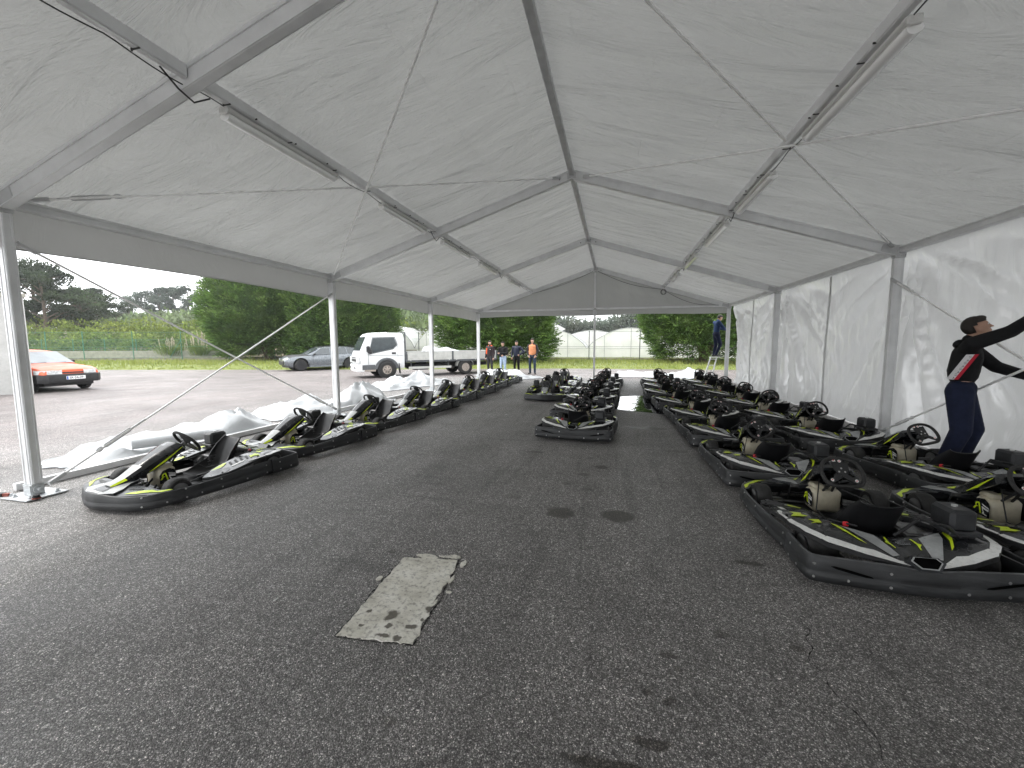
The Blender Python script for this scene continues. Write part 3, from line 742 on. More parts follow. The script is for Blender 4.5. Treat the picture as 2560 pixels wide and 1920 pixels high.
def make_bumper(which, parent, sgn=1):
    P = smooth_path(bumper_path(which)); g = MB()
    if sgn < 0: P = [Vector((-p.x, p.y)) for p in P]
    top = {'rear_bumper': .198, 'front_bumper': .168, 'side_bumper': .17}[which]
    rows = []
    for i, p in enumerate(P):
        d = (P[min(i+1, len(P)-1)]-P[max(0, i-1)]).normalized(); n = Vector((d.y, -d.x))
        if n.dot(p) < 0: n = -n
        t_ = top
        if which == 'side_bumper': t_ = lerp(.20, .165, sst(-.5, .5, p.y))
        if which == 'rear_bumper': t_ += .012*sst(-.55, -.9, p.y)-.016*sst(.25, 0, abs(p.x))
        if which == 'front_bumper': t_ += .022*sst(.30, .05, abs(p.x))
        sec = [(-.004, .032), (.010, .05), (.013, .085), (.005, .098), (.006, .115), (.002, t_-.02), (-.006, t_-.004), (-.014, t_), (-.024, t_-.003), (-.028, t_-.02), (-.030, .06), (-.022, .035)]
        rows.append([(p.x+n.x*o_, p.y+n.y*o_, z) for o_, z in sec])
    V = g.grid(rows, 'scuffed_black_plastic', True, lambda i, j: 'worn_rim_highlight' if j in (6, 7) else 'scuffed_black_plastic'); g.cap(V[0][::-1], 'scuffed_black_plastic'); g.cap(V[-1], 'scuffed_black_plastic')
    # bolts; slots are flat faces with the recess shade put into their colour
    def at(y_or_x, idx): pass
    N = len(P)
    sel = {'rear_bumper': [2, 5, 12, 16, 20, 28, 32, 36, 43, 46], 'side_bumper': [2, 6, 11, 15, 18], 'front_bumper': [4, 9, 39, 44]}[which]
    for q, i in enumerate(sel):
        p = P[i]; d = (P[min(i+1, N-1)]-P[max(0, i-1)]).normalized(); n = Vector((d.y, -d.x))
        if n.dot(p) < 0: n = -n
        for z in ((.07, .155) if q % 2 == 0 else (.075,)):
            c = Vector((p.x+n.x*(.012 if z < .1 else .004), p.y+n.y*(.012 if z < .1 else .004), z)); t3 = Vector((d.x, d.y, 0)); n3 = Vector((n.x, n.y, 0))
            ring = [c+n3*.003+t3*(.0085*math.cos(2*PI*k/10))+Vector((0, 0, .0085*math.sin(2*PI*k/10))) for k in range(10)]
            V2 = [g.bm.verts.new(v) for v in ring]; V3 = [g.bm.verts.new(v-n3*.006) for v in ring]
            g.bm.faces.new(V2).material_index = g.mi('bolt_metal')
            for k in range(10): g.bm.faces.new((V2[k], V2[(k+1) % 10], V3[(k+1) % 10], V3[k])).material_index = g.mi('bolt_metal')
    if which == 'rear_bumper':
        def yb(x):
            for a, b in zip(P, P[1:]):
                if a.x <= x <= b.x and abs(a.x-b.x) > 1e-6: return lerp(a.y, b.y, (x-a.x)/(b.x-a.x))
            return -.93
        def slot(pts, m, o_=.009):
            g.poly([(x, yb(x)-o_-(.004 if z < .1 else 0), z) for x, z in pts], m)
        for s_ in (1, -1):
            a = [(s_*.52, .155), (s_*.50, .16), (s_*.42, .147), (s_*.30, .122), (s_*.29, .112), (s_*.33, .112), (s_*.42, .128), (s_*.49, .142)]
            slot(a, 'void_black', .012)
        for x0, x1, z0, z1 in ((-.155, -.05, .105, .125), (-.05, .05, .105, .125), (.05, .155, .105, .125)): slot([(x0, z1), (x1, z1), (x1, z0), (x0, z0)], 'matt_black', .012)
        slot([(-.14, .094), (-.05, .092), (-.05, .087), (-.13, .087)], 'box_plastic', .015)
    return g.build(which, parent=parent, smooth=40)
def make_kart():
    k = empty('go_kart')
    make_bumper('rear_bumper', k); make_bumper('front_bumper', k); make_bumper('side_bumper', k); make_bumper('side_bumper', k, -1)
    # rear cover with its striped livery and the hexagonal opening
    g = MB()
    half = [(0, -.905), (.10, -.90), (.28, -.845), (.47, -.755), (.565, -.65), (.605, -.50), (.605, -.44), (.33, -.44), (.27, -.52), (.16, -.585), (0, -.60)]
    ol = half+[(-x, y) for x, y in half[1:-1]][::-1]
    g.shell(ol, zcov, 'gloss_black', .028, 3, 0, 'matt_black')
    D = lambda pts, m, off=.0035, c=1: (g.decal(pts, zcov, m, off, c), g.decal([(-x, y) for x, y in pts], zcov, m, off, c))
    D([(0, -.902), (.10, -.897), (.28, -.842), (.47, -.752), (.50, -.715), (.455, -.695), (.295, -.775), (.225, -.785), (.12, -.855), (0, -.868)], 'decal_white', .0045, 2)
    D([(.50, -.722), (.565, -.648), (.603, -.50), (.603, -.445), (.572, -.445), (.557, -.52), (.520, -.62), (.462, -.695)], 'decal_white', .0045, 2)
    D([(.13, -.61), (.295, -.53), (.26, -.62), (.135, -.82), (.088, -.80)], 'decal_silver', .003, 2)
    D([(.315, -.53), (.345, -.50), (.325, -.60), (.27, -.70), (.235, -.735), (.285, -.64)], 'lime', .004, 2)
    D([(.07, -.62), (.082, -.62), (.092, -.675), (.075, -.735), (.068, -.73), (.078, -.675)], 'lime', .004)
    D([(.082, -.66), (.105, -.68), (.085, -.705)], 'lime', .0045, 0)
    D([(.395, -.455), (.47, -.46), (.44, -.50), (.48, -.53), (.40, -.51)], 'lime', .004)
    D([(.52, -.46), (.575, -.46), (.56, -.53), (.52, -.6), (.50, -.58)], 'pod_grey', .003)
    for q, (w, y) in enumerate(((.045, -.632), (.025, -.650), (.05, -.665), (.045, -.680))):
        for s_ in range(-3, 4):
            if nz(s_*3.1, q*7) > -.35: g.decal([(w*s_/4, y), (w*(s_+.75)/4, y), (w*(s_+.75)/4, y-.0065), (w*s_/4, y-.0065)], zcov, 'small_print', .005, 0)
    g.build('rear_cover', parent=k, smooth=40)
    g = MB(); C = Vector((0, -.880, .224)); ax = Vector((1, 0, 0)); up = Vector((0, .72, .69)).normalized(); nn = ax.cross(up)*1
    if nn.y > 0: nn = -nn
    hexp = [(-.062, .028), (.062, .028), (.085, .0), (.045, -.045), (-.045, -.045), (-.085, .0)]
    for sc, m_, o_ in ((1.22, 'pod_grey', .0), (1.0, 'decal_silver', .006), (.88, 'void_black', .009)):
        g.poly([C+ax*x*sc+up*(y*sc)+nn*(.012+o_) for x, y in hexp], m_)
    r0 = [g.bm.verts.new(C+ax*x*1.22+up*(y*1.22)+nn*.012) for x, y in hexp]; r1 = [g.bm.verts.new(C+ax*x*1.3+up*(y*1.3)-nn*.05) for x, y in hexp]
    for i in range(6): g._set([g.bm.faces.new((r0[i], r0[(i+1) % 6], r1[(i+1) % 6], r1[i]))], 'pod_grey')
    g.build('rear_opening', parent=k, smooth=20)
    for s_ in (1, -1):
        X = lambda P_: [(s_*x, y) for x, y in P_]
        g = MB()
        o_ = [(.34, -.435), (.605, -.435), (.612, -.30), (.615, -.10), (.600, .06), (.565, .17), (.50, .215), (.44, .16), (.37, .05), (.335, -.10), (.325, -.30)]
        g.shell(X(o_), zcov, 'gloss_black', .03, 3, 0, 'matt_black')
        dd = lambda P_, m, off=.0035, c=1: g.decal(X(P_), zcov, m, off, c)
        dd([(.585, -.435), (.603, -.435), (.609, -.33), (.595, -.25), (.575, -.235), (.565, -.27), (.59, -.33)], 'decal_white', .005, 2)
        dd([(.565, .165), (.50, .21), (.445, .158), (.40, .09), (.45, .0), (.52, -.06), (.57, -.03), (.595, .05)], 'pod_grey', .003, 2)
        dd([(.40, .085), (.375, .05), (.345, -.06), (.37, -.09), (.44, -.02), (.43, .04)], 'decal_silver', .004, 1)
        dd([(.395, .06), (.37, .0), (.352, -.09), (.375, -.12), (.425, -.05), (.42, .0)], 'lime', .0055, 1)
        for q in range(4): dd([(.39+q*.012, -.13-.055*q), (.475+q*.012, -.10-.055*q), (.48+q*.012, -.122-.055*q), (.395+q*.012, -.152-.055*q)], 'matt_black', .0045, 0)
        dd([(.50, -.10), (.53, -.08), (.545, -.20), (.52, -.24)], 'decal_white', .004, 1)
        dd([(.46, -.33), (.53, -.30), (.515, -.345), (.555, -.395), (.50, -.375), (.485, -.415), (.44, -.40), (.475, -.37)], 'lime', .0055, 1)
        for bx, by in ((.565, .05), (.37, -.28), (.57, -.36)): g.lathe([(.009, 0), (.009, .006), (.002, .009)], (s_*bx, by, zcov(s_*bx, by)+.002), 'z', 'matt_black', 8)
        g.build('side_pod', parent=k, smooth=40)
        # front wing over the bumper corner
        zf = lambda x, y: .168+.035*sst(.62, .35, abs(x))*sst(.95, .62, y)-.01*sst(.55, .9, y)
        g = MB(); g.shell(X([(.10, .885), (.22, .865), (.40, .80), (.53, .71), (.585, .60), (.59, .50), (.55, .515), (.50, .60), (.38, .63), (.22, .64), (.12, .70)]), zf, 'pod_grey', .02, 2, 0, 'matt_black')
        g.decal(X([(.30, .80), (.42, .755), (.49, .68), (.56, .62), (.575, .53), (.55, .55), (.51, .63), (.46, .645), (.44, .70), (.36, .745)]), zf, 'lime', .004, 1)
        g.decal(X([(.22, .69), (.40, .67), (.36, .70), (.24, .73)]), zf, 'matt_black', .004, 1)
        g.build('front_wing', parent=k, smooth=40)
        for y, rad, w, x in ((.44, .124, .125, .465), (-.565, .135, .185, .455)):
            g = MB(); r = rad
            g.lathe([(r*.60, -w/2+.006), (r*.86, -w/2), (r*.965, -w/2+.014), (r, -w/2+.03), (r, w/2-.03), (r*.965, w/2-.014), (r*.86, w/2), (r*.60, w/2-.006)], (s_*x, y, r+.001), 'x', 'rubber', 26, cap=False)
            ty = g.build('tyre', parent=k, smooth=50)
            g = MB(); g.lathe([(r*.61, -w/2+.002), (r*.54, -w/2+.002), (r*.50, -w/2+.03), (.035, -w/2+.035), (.02, -w/2+.01), (.02, w/2-.01), (.035, w/2-.035), (r*.50, w/2-.03), (r*.54, w/2-.002), (r*.61, w/2-.002)], (s_*x, y, r+.001), 'x', 'rim_metal', 20)
            for q in range(3): g.lathe([(.007, w/2-.034), (.007, w/2-.02)] if s_ > 0 else [(.007, -w/2+.02), (.007, -w/2+.034)], (s_*x, y+.03*math.cos(q*2.09), r+.03*math.sin(q*2.09)), 'x', 'bolt_metal', 6)
            rm = g.build('rim', parent=k, smooth=40)
    # nose
    g = MB()
    zn = lambda x, y: .185+.045*sst(.95, .62, y)*(1-abs(x)/.45)
    g.shell([(-.115, .905), (.115, .905), (.23, .84), (.20, .75), (.13, .66), (.09, .56), (-.09, .56), (-.13, .66), (-.20, .75), (-.23, .84)], zn, 'decal_silver', .03, 3, 0, 'pod_grey')
    g.decal([(-.06, .895), (.06, .895), (.055, .875), (-.055, .875)], zn, 'decal_white', .004)
    g.decal([(-.09, .86), (.09, .86), (.05, .70), (-.05, .70)], zn, 'pod_grey', .004)
    g.build('nose', parent=k, smooth=40)
    # tall steering fairing
    g = MB(); st = [(.78, .205, .06, .03), (.66, .245, .085, .05), (.52, .325, .11, .062), (.38, .405, .135, .07), (.27, .465, .155, .07), (.20, .495, .16, .06), (.165, .495, .13, .035)]
    rows = []
    for y, z, w, h in st:
        n = Vector((0, .5, .86)); c = Vector((0, y, z))
        pts = [(-w, -h), (-w*.98, 0), (-w*.72, h*.42), (-w*.3, h*.6), (w*.3, h*.6), (w*.72, h*.42), (w*.98, 0), (w, -h), (w*.9, -h*1.05), (w*.6, -h*.1), (-w*.6, -h*.1), (-w*.9, -h*1.05)]
        rows.append([c+Vector((x, 0, 0))+n*o_ for x, o_ in pts])
    def fm(i, j):
        if j in (1, 5) and i in (0,): return 'lime'
        if j in (2, 3, 4) and i in (0, 1): return 'decal_silver'
        if j == 3 and i in (2, 3): return 'pod_grey'
        return 'gloss_black'
    V = g.grid(rows, 'gloss_black', True, fm); g.cap(V[0][::-1], 'gloss_black'); g.cap(V[-1], 'gloss_black')
    nn_ = Vector((0, .5, .86)); a_ = {2: (-.88, -.84), 3: (-.80, -.50), 4: (-.46, -.32), 5: (-.20, -.14)}
    for s_ in (-1, 1):
        for i0, i1 in ((2, 3), (3, 4), (4, 5)):
            q = []
            for i_, w2 in ((i0, 0), (i1, 0), (i1, 1), (i0, 1)):
                y, z, w, h = st[i_]; q.append(Vector((s_*(w+.004), y, z))+nn_*(a_[i_][w2]*h))
            g.poly(q, 'lime')
    g.build('steering_fairing', parent=k, smooth=30)
    # tank between the front wheels with the two big letters on both flanks
    g = MB()
    g.box((0, .33, .185), (.23, .17, .21), 'tank_plastic', bev=.03); g.box((-.055, .33, .30), (.10, .14, .05), 'tank_plastic', bev=.02)
    g.lathe([(.035, 0), (.035, .03)], (.06, .33, .29), 'z', 'tank_plastic', 14)
    for s_ in (-1, 1):
        fx = s_*.1165
        def P(u, v, o_=0): return (fx+s_*(.001+o_), .33-s_*u, .195+v)   # u runs to the right as read on that flank
        g.poly([P(-.078, -.07), P(.078, -.07), P(.078, .015), P(.045, .065), P(-.02, .08), P(-.065, .055), P(-.078, .02)], 'gloss_black')
        for q in ([(-.068, .014), (-.002, .034), (-.008, .022), (-.072, .002)], [(-.072, -.004), (-.005, .012), (-.014, -.026), (-.024, -.028), (-.018, -.008), (-.066, -.018)], [(-.020, -.026), (-.012, -.05), (-.058, -.060), (-.056, -.050), (-.028, -.044), (-.032, -.030)]):
            g.poly([P(u, v, .002) for u, v in q], 'decal_white')
        for q in ([(-.006, -.054), (.010, -.05), (.030, .034), (.018, .036)], [(.022, .040), (.050, .030), (.060, .008), (.046, .008), (.040, .022), (.024, .028)], [(.024, -.002), (.050, .006), (.076, -.03), (.058, -.03), (.044, -.006)]):
            g.poly([P(u, v, .002) for u, v in q], 'lime')
    tk = g.build('fuel_tank', parent=k, smooth=45)
    g = MB(); g.lathe([(.042, 0), (.045, .006), (.045, .026), (.038, .032), (.015, .034)], (.06, .33, .318), 'z', 'matt_black', 16); g.build('filler_cap', parent=tk)
    # steering column and wheel; the wheel leans back
    g = MB(); hub = Vector((0, .06, .50)); nrm = Vector((0, -.80, .60)).normalized()
    g.tube([(0, .50, .09), hub-nrm*.02], .011, 'matt_black', 8); g.tube([hub-nrm*.075, hub-nrm*.02], .028, 'engine_metal', 10)
    g.tube([(-.07, .45, .07), (-.01, .14, .42)], .010, 'matt_black', 6); g.tube([(.07, .45, .07), (.01, .14, .42)], .010, 'matt_black', 6)
    g.build('steering_column', parent=k)
    g = MB(); ex = Vector((1, 0, 0)); ey = nrm.cross(ex); ey = ey if ey.z > 0 else -ey
    rim = []
    for i in range(40):
        a = 2*PI*i/40; x = .150*math.cos(a); y = .132*math.sin(a)
        sq = 1+.055*math.sin(2*a)**2
        if y < -.098: y = -.098-(y+.098)*-.35
        rim.append(hub+ex*x*sq+ey*y*sq)
    g.tube(rim, .0155, 'rubber', 8, closed=True, flat=1)
    wh = g.build('steering_wheel', parent=k, smooth=60)
    g = MB()
    def W_(x, y, o_=0): return hub+ex*x+ey*y+nrm*o_
    def plate(pts, o_, m, th=.008):
        a = [g.bm.verts.new(W_(x, y, o_)) for x, y in pts]; b = [g.bm.verts.new(W_(x, y, o_-th)) for x, y in pts]
        g._set([g.bm.faces.new(a), g.bm.faces.new(b[::-1])]+[g.bm.faces.new((a[i], b[i], b[(i+1) % len(a)], a[(i+1) % len(a)])) for i in range(len(a))], m)
    plate([(-.062, .10), (.062, .10), (.055, .03), (.030, -.02), (-.030, -.02), (-.055, .03)], .004, 'matt_black')
    plate([(-.03, .0), (-.125, -.085), (-.10, -.098), (.0, -.03)], .002, 'matt_black'); plate([(.03, .0), (.125, -.085), (.10, -.098), (.0, -.03)], .002, 'matt_black')
    plate([(-.022, .125), (.022, .125), (.022, .09), (-.022, .09)], .002, 'matt_black')
    g.build('hub_plate', parent=wh, smooth=20)
    def disc(g, x, y, r, m, o_): g.poly([W_(x+r*math.cos(2*PI*i/12), y+r*math.sin(2*PI*i/12), o_) for i in range(12)], m)
    for x, y in ((-.088, -.062), (.088, -.062), (.0, .106), (-.042, .112)):
        g = MB(); disc(g, x, y, .0125, 'decal_white', .0060); g.poly([W_(x-.009, y-.003, .0072), W_(x, y-.006, .0072), W_(x+.009, y+.003, .0072), W_(x, y+.006, .0072)], 'red_plastic'); g.build('button', parent=wh, smooth=0)
    for x, y in ((-.022, .012), (.022, .012), (0, .042)): g = MB(); disc(g, x, y, .0075, 'bolt_metal', .0065); g.build('bolt', parent=wh, smooth=0)
    # bucket seat
    g = MB(); prof = [((.06, .105), .135, .02), ((0, .082), .16, .05), ((-.10, .062), .175, .10), ((-.22, .058), .18, .14), ((-.31, .085), .18, .145), ((-.37, .155), .178, .135), ((-.41, .25), .172, .12), ((-.445, .34), .165, .09), ((-.475, .415), .15, .05), ((-.485, .425), .14, .045)]
    rows = []
    for i, ((y, z), w, rise) in enumerate(prof):
        a = Vector(prof[max(i-1, 0)][0]); b = Vector(prof[min(i+1, len(prof)-1)][0]); t = (b-a).normalized(); n = Vector((-t.y, t.x))
        if n.y < 0 and i < 4: n = -n
        if i >= 4 and n.x < 0: n = -n
        row = []
        for j in range(15):
            th = lerp(-1, 1, j/14); xx = w*math.sin(th*PI/2); o_ = rise*(1-math.cos(th*PI/2))**1.2
            row.append((xx, y+n.x*o_, z+n.y*o_))
        rows.append(row)
    g.grid(rows, 'seat_plastic'); s0 = g.build('seat', parent=k, smooth=60)
    mo = s0.modifiers.new('thick', 'SOLIDIFY'); mo.thickness = .009; mo.offset = 0
    # floor, frame and running gear
    g = MB(); g.box((0, .30, .048), (.52, .86, .012), 'matt_black', bev=.003); g.build('floor_tray', parent=k)
    g = MB()
    for s_ in (1, -1):
        g.tube([(s_*.16, .80, .07), (s_*.27, .60, .07), (s_*.29, .2, .065), (s_*.33, -.2, .065), (s_*.30, -.60, .075), (s_*.28, -.84, .08)], .016, 'matt_black', 8)
        g.tube([(s_*.30, .10, .08), (s_*.54, .06, .10), (s_*.58, -.12, .11), (s_*.56, -.32, .10), (s_*.31, -.34, .08)], .012, 'matt_black', 6)
        g.tube([(s_*.26, .52, .09), (s_*.42, .44, .12)], .018, 'engine_metal', 8)
    g.tube([(-.28, .52, .075), (.28, .52, .075)], .015, 'matt_black', 8); g.tube([(-.28, -.84, .08), (.28, -.84, .08)], .015, 'matt_black', 8); g.tube([(-.16, .80, .07), (.16, .80, .07)], .015, 'matt_black', 8)
    g.tube([(-.30, -.565, .135), (.30, -.565, .135)], .018, 'engine_metal', 10); g.tube([(-.40, .38, .12), (.40, .38, .12)], .006, 'engine_metal', 6)
    g.build('frame', parent=k)
    for s_, m_ in ((-1, 'matt_black'), (1, 'matt_black')):
        g = MB(); g.tube([(s_*.16, .62, .06), (s_*.165, .60, .12), (s_*.16, .58, .20), (s_*.10, .575, .215)], .007, m_, 6); g.box((s_*.13, .57, .215), (.07, .012, .03), 'engine_metal'); g.build('pedal', parent=k)
    # engine on the right with the square air box above it
    g = MB(); g.box((.235, -.36, .16), (.15, .22, .16), 'engine_metal', bev=.015)
    for q in range(5): g.box((.235, -.36, .10+.032*q), (.17, .24, .008), 'engine_metal')
    g.lathe([(.05, -.06), (.07, -.04), (.07, .04), (.05, .06)], (.30, -.25, .15), 'x', 'box_plastic', 14)
    g.tube([(.25, -.42, .22), (.33, -.50, .25), (.30, -.66, .20), (.18, -.70, .19)], .024, 'engine_metal', 8)
    en = g.build('engine', parent=k)
    g = MB(); g.box((.40, -.49, .395), (.155, .20, .145), 'box_plastic', bev=.022, seg=2)
    g.box((.40, -.49, .317), (.19, .235, .03), 'box_plastic', bev=.006); g.lathe([(.018, 0), (.018, .012), (.006, .014)], (.40, -.49, .467), 'z', 'bolt_metal', 8)
    g.box((.40, -.49, .285), (.14, .18, .06), 'matt_black')
    g.build('air_box', parent=k, smooth=30)
    # cables and the red seat belt stub
    g = MB(); g.tube([(.36, -.62, .30), (.30, -.60, .36), (.16, -.55, .38), (.05, -.60, .32), (-.02, -.62, .28)], .010, 'matt_black', 6)
    g.tube([(-.30, .30, .10), (-.27, .05, .14), (-.26, -.25, .18), (-.30, -.42, .28), (-.20, -.55, .30)], .007, 'matt_black', 6)
    g.tube([(.10, .25, .30), (.22, .15, .26), (.27, -.05, .22), (.28, -.22, .24)], .007, 'matt_black', 6)
    g.tube([(-.10, .2, .40), (-.15, .1, .30), (-.2, .0, .2), (-.22, -.2, .2)], .005, 'matt_black', 6)
    g.build('hose', parent=k)
    g = MB(); g.box((-.24, -.49, .285), (.034, .024, .034), 'red_plastic', bev=.006); g.build('red_tab', parent=k)
    return k
proto = make_kart()
index_children()
GRP = 'black rental karts parked in rows under the tent'
def lift(k): pass
KARTS = []
# (x, y, heading in degrees, label); heading 0 looks down the tent away from the camera
rowR1 = [(1.865, 3.87, 2), (1.82, 5.72, 2), (1.76, 7.50, 2), (1.72, 9.20, 3), (1.60, 10.95, 2), (1.50, 12.75, 0), (1.58, 14.60, -1), (1.62, 16.40, 0)]
rowR2 = [(3.17, 3.92, 2), (3.55, 5.75, 7), (3.22, 7.62, 3), (3.10, 9.33, 4), (3.12, 11.05, 2), (3.06, 12.80, 2), (3.06, 14.60, 0), (3.06, 16.35, 0)]
rowC = [(-.56, 7.56, -5), (-.60, 9.30, -3), (-.52, 11.05, -4), (-.44, 12.80, -3), (-.38, 14.60, -4), (-.26, 16.35, -4)]
rowM = [(-1.86, 12.0, 182), (-1.84, 14.05, 180), (-1.84, 16.1, 181)]
rowL = [(-4.66, 3.68, 171), (-4.62, 5.46, 171), (-4.55, 7.20, 172), (-4.42, 8.86, 173), (-4.38, 10.60, 174), (-4.34, 12.32, 174), (-4.36, 14.05, 174), (-4.34, 15.85, 174)]
ORD = ['first', 'second', 'third', 'fourth', 'fifth', 'sixth', 'seventh', 'eighth']
def lab(row, i, n):
    end = 'nearest the camera' if i == 0 else ('farthest from the camera' if i == n-1 else ORD[i]+' from the camera')
    L = {'R1': 'black and lime kart seen from behind, right of the aisle, ', 'R2': 'black kart seen from behind, beside the white right wall, ',
         'C': 'black kart in the short middle row seen from behind, ', 'M': 'kart facing the camera, row left of the middle, ', 'L': 'kart facing the camera in the long left row, '}[row]
    return L+end
first = True
for nm, row in (('R1', rowR1), ('R2', rowR2), ('C', rowC), ('M', rowM), ('L', rowL)):
    for i, (x, y, a) in enumerate(row):
        if first: kk = proto; first = False
        else:
            kk = proto.copy(); COL.objects.link(kk)
            for ch in ALLCH.get(proto.name, []): copy_tree_reg(ch, kk)
        if i or nm != 'R1':       # the steering wheels were left at different locks
            ang = R([14, -9, 22, -18, 6, -26, 11, 31][(i*3+len(nm)+int(abs(x)*10)) % 8]); rot = Matrix.Translation((0, .06, .50)) @ Matrix.Rotation(ang, 4, Vector((0, -.80, .60))) @ Matrix.Translation((0, -.06, -.50))
            for ch in bpy.data.objects:
                if ch.parent == kk and ch.name.startswith('steering_wheel'): ch.matrix_local = rot
        kk.location = (x, y, 0); kk.rotation_euler = (0, 0, R(a)); tag(kk, lab(nm, i, len(row)), 'kart', GRP)
# ------------------------------------------------------------------ tarps: crumpled heaps of white tent cloth lying outside the posts
def ridged(x, y, s_): return 1-abs(nz(x, y, s_))*2.2
def tarp(name, cx, cy, lx, ly, rz, peaks, seed, lab, base=.05, amp=.16, grp='heaps of white tent cloth on the ground'):
    random.seed(int(seed*10)); g = MB(); NX = max(24, int(lx*2/.045)); NY = max(20, int(ly*2/.045)); rows = []
    for i in range(NX+1):
        u = i/NX*2-1; row = []
        for j in range(NY+1):
            v = j/NY*2-1
            rr = (1+.16*nz(u*1.3+seed, v*1.3, 1)+.12*nz(u*3.1, v*3.1+seed, 2)); ju, jv = 0, 0
            x = (u+ju)*lx*rr*(1-.10*v*v); y = (v+jv)*ly*(1+.30*nz(u*1.6, seed+2.2, 4)+.20*nz(u*4, seed+2.2, 4))
            r_ = max(abs(u), abs(v)); e = sst(1.0, .68, r_)
            wx, wy = x*1.1+.6*nz(x*.9, y*.9, seed), y*1.1+.6*nz(x*.9, y*.9, seed+5)
            z = base*e+amp*1.1*e*max(0, ridged(wx*.5, wy*1.2, seed)-.2)**1.2+amp*.45*e*max(0, ridged(wx*.9+wy*.8, wy*2.2-wx*.5, seed+3)-.4)+amp*.14*e*max(0, ridged(wx*2.1-wy*1.4, wy*4.0, seed+6)-.4)
            for (px, py, pw, ph) in peaks:
                a_ = math.atan2(y-py, x-px); d = math.hypot((x-px)/pw, (y-py)/pw*1.15); d *= 1+.30*nz(math.cos(a_)*1.6+seed, math.sin(a_)*1.6, 8)
                z += ph*max(0, 1-d)**.9*(1-.30*abs(math.sin(2.5*a_+seed)))
            row.append((x, y, max(.012, z+.010)))
        rows.append(row)
    g.grid(rows, 'tarp_pvc')
    for edge_ in ([r[0] for r in rows], [r[-1] for r in rows], rows[0], rows[-1]):
        g.tube([(p[0], p[1], max(.012, p[2])) for p in edge_], .011, 'tarp_pvc', 6)
    o = g.build(name, smooth=48, loc=(cx, cy, 0), rz=rz); return tag(o, lab, 'tarp', grp)
tarp('crumpled_tarp', -6.86, 5.15, 1.5, .52, R(80), [(1.0, .0, .60, .40), (.3, -.05, .6, .12)], 1.3, 'long crumpled white sheet beside the nearest left kart, low and pointed toward the post', .04, .15)
tarp('crumpled_tarp', -6.85, 8.9, 1.75, .72, R(70), [(.85, -.05, .70, .62), (-.5, .2, .5, .26), (-1.2, .1, .45, .2)], 4.1, 'white sheet heaped behind the second left post, with a tall peak', .05, .16)
tarp('crumpled_tarp', -7.4, 14.4, 1.8, .75, R(72), [(.3, 0, .75, .55), (-.8, .1, .55, .30)], 7.7, 'rounded heap of white cloth between the truck and the third left post', .06, .16)
tarp('crumpled_tarp', -4.9, 19.2, 1.9, .7, R(-35), [(-.9, 0, .6, .26), (.2, .1, .8, .20), (-1.5, 0, .4, .2)], 9.4, 'white cloth heap in front of the four standing men', .06, .16)
tarp('crumpled_tarp', 1.3, 20.6, 1.5, .75, R(-4), [(-.6, 0, .6, .2), (.3, .1, .6, .14)], 12.2, 'white cloth heap outside the far end, left of the ladder, the left one of two', .05, .15)
tarp('crumpled_tarp', 3.4, 20.4, .95, .8, R(10), [(-.1, 0, .6, .28)], 15.2, 'white cloth heap outside the far end, beside the ladder, the right one of two', .05, .16)
b = MB(); b.beam((0, -2.05, .045), (0, 2.2, .045), .06, .075, 'aluminium', bev=.004); b.box((0, -2.04, .045), (.05, .01, .06), 'matt_black')
tag(b.build('aluminium_rail', loc=(-6.25, 5.05, 0), rz=R(-2)), 'long aluminium rail lying on the ground behind the nearest left kart', 'metal rail')
b = MB(); b.beam((0, -1.5, .045), (0, 1.6, .045), .06, .075, 'aluminium', bev=.004)
tag(b.build('aluminium_rail', loc=(-6.18, 9.9, 0), rz=R(-3)), 'aluminium rail lying on the ground beyond the second left post', 'metal rail')
b = MB(); b.tube([(0, 0, .18), (.5, .75, .20)], .075, 'tarp_pvc', 14, cap=False); b.tube([(0, 0, .18), (.5, .75, .20)], .055, 'tarp_pvc', 14, cap=False)
tag(b.build('rolled_cloth', loc=(-6.62, 4.35, 0)), 'end of a rolled white cloth tube among the folds by the nearest left kart', 'rolled cloth')

# ------------------------------------------------------------------ foliage
def leafmat(name, stops, scale=1.2, fine=9):
    m, t = newmat(name); c = t.coord()
    a = t.ramp(t.noise(c, scale, 3, .6), stops)
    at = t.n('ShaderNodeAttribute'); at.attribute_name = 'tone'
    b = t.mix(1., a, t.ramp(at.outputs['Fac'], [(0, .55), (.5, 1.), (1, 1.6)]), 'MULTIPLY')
    t.l(b, t.b.inputs['Base Color']); t.b.inputs['Roughness'].default_value = .6; t.b.inputs['Specular IOR Level'].default_value = .25
    tr = t.n('ShaderNodeBsdfTranslucent'); t.l(b, tr.inputs[0]); ms = t.n('ShaderNodeMixShader'); ms.inputs[0].default_value = .25
    t.l(t.b.outputs[0], ms.inputs[1]); t.l(tr.outputs[0], ms.inputs[2]); t.l(ms.outputs[0], t.o.inputs[0])
leafmat('cypress_leaf', [(.3, (.038, .076, .02)), (.5, (.078, .138, .032)), (.7, (.145, .215, .055))], .9)
leafmat('bright_leaf', [(.3, (.10, .15, .03)), (.5, (.18, .23, .045)), (.7, (.28, .32, .07))], .25)
leafmat('pine_leaf', [(.3, (.030, .045, .025)), (.5, (.05, .07, .035)), (.7, (.075, .095, .05))], .15)
leafmat('gum_leaf', [(.3, (.09, .115, .09)), (.5, (.13, .16, .12)), (.7, (.18, .20, .15))], .15)
leafmat('wood_leaf', [(.3, (.07, .10, .05)), (.5, (.11, .155, .07)), (.7, (.17, .21, .10))], .06)
pmat('bark', (.10, .075, .055), .9, var=.4, vscale=6, bump=.6, bscale=20)
pmat('scrub_earth', (.16, .13, .08), .95, var=.4, vscale=.6)
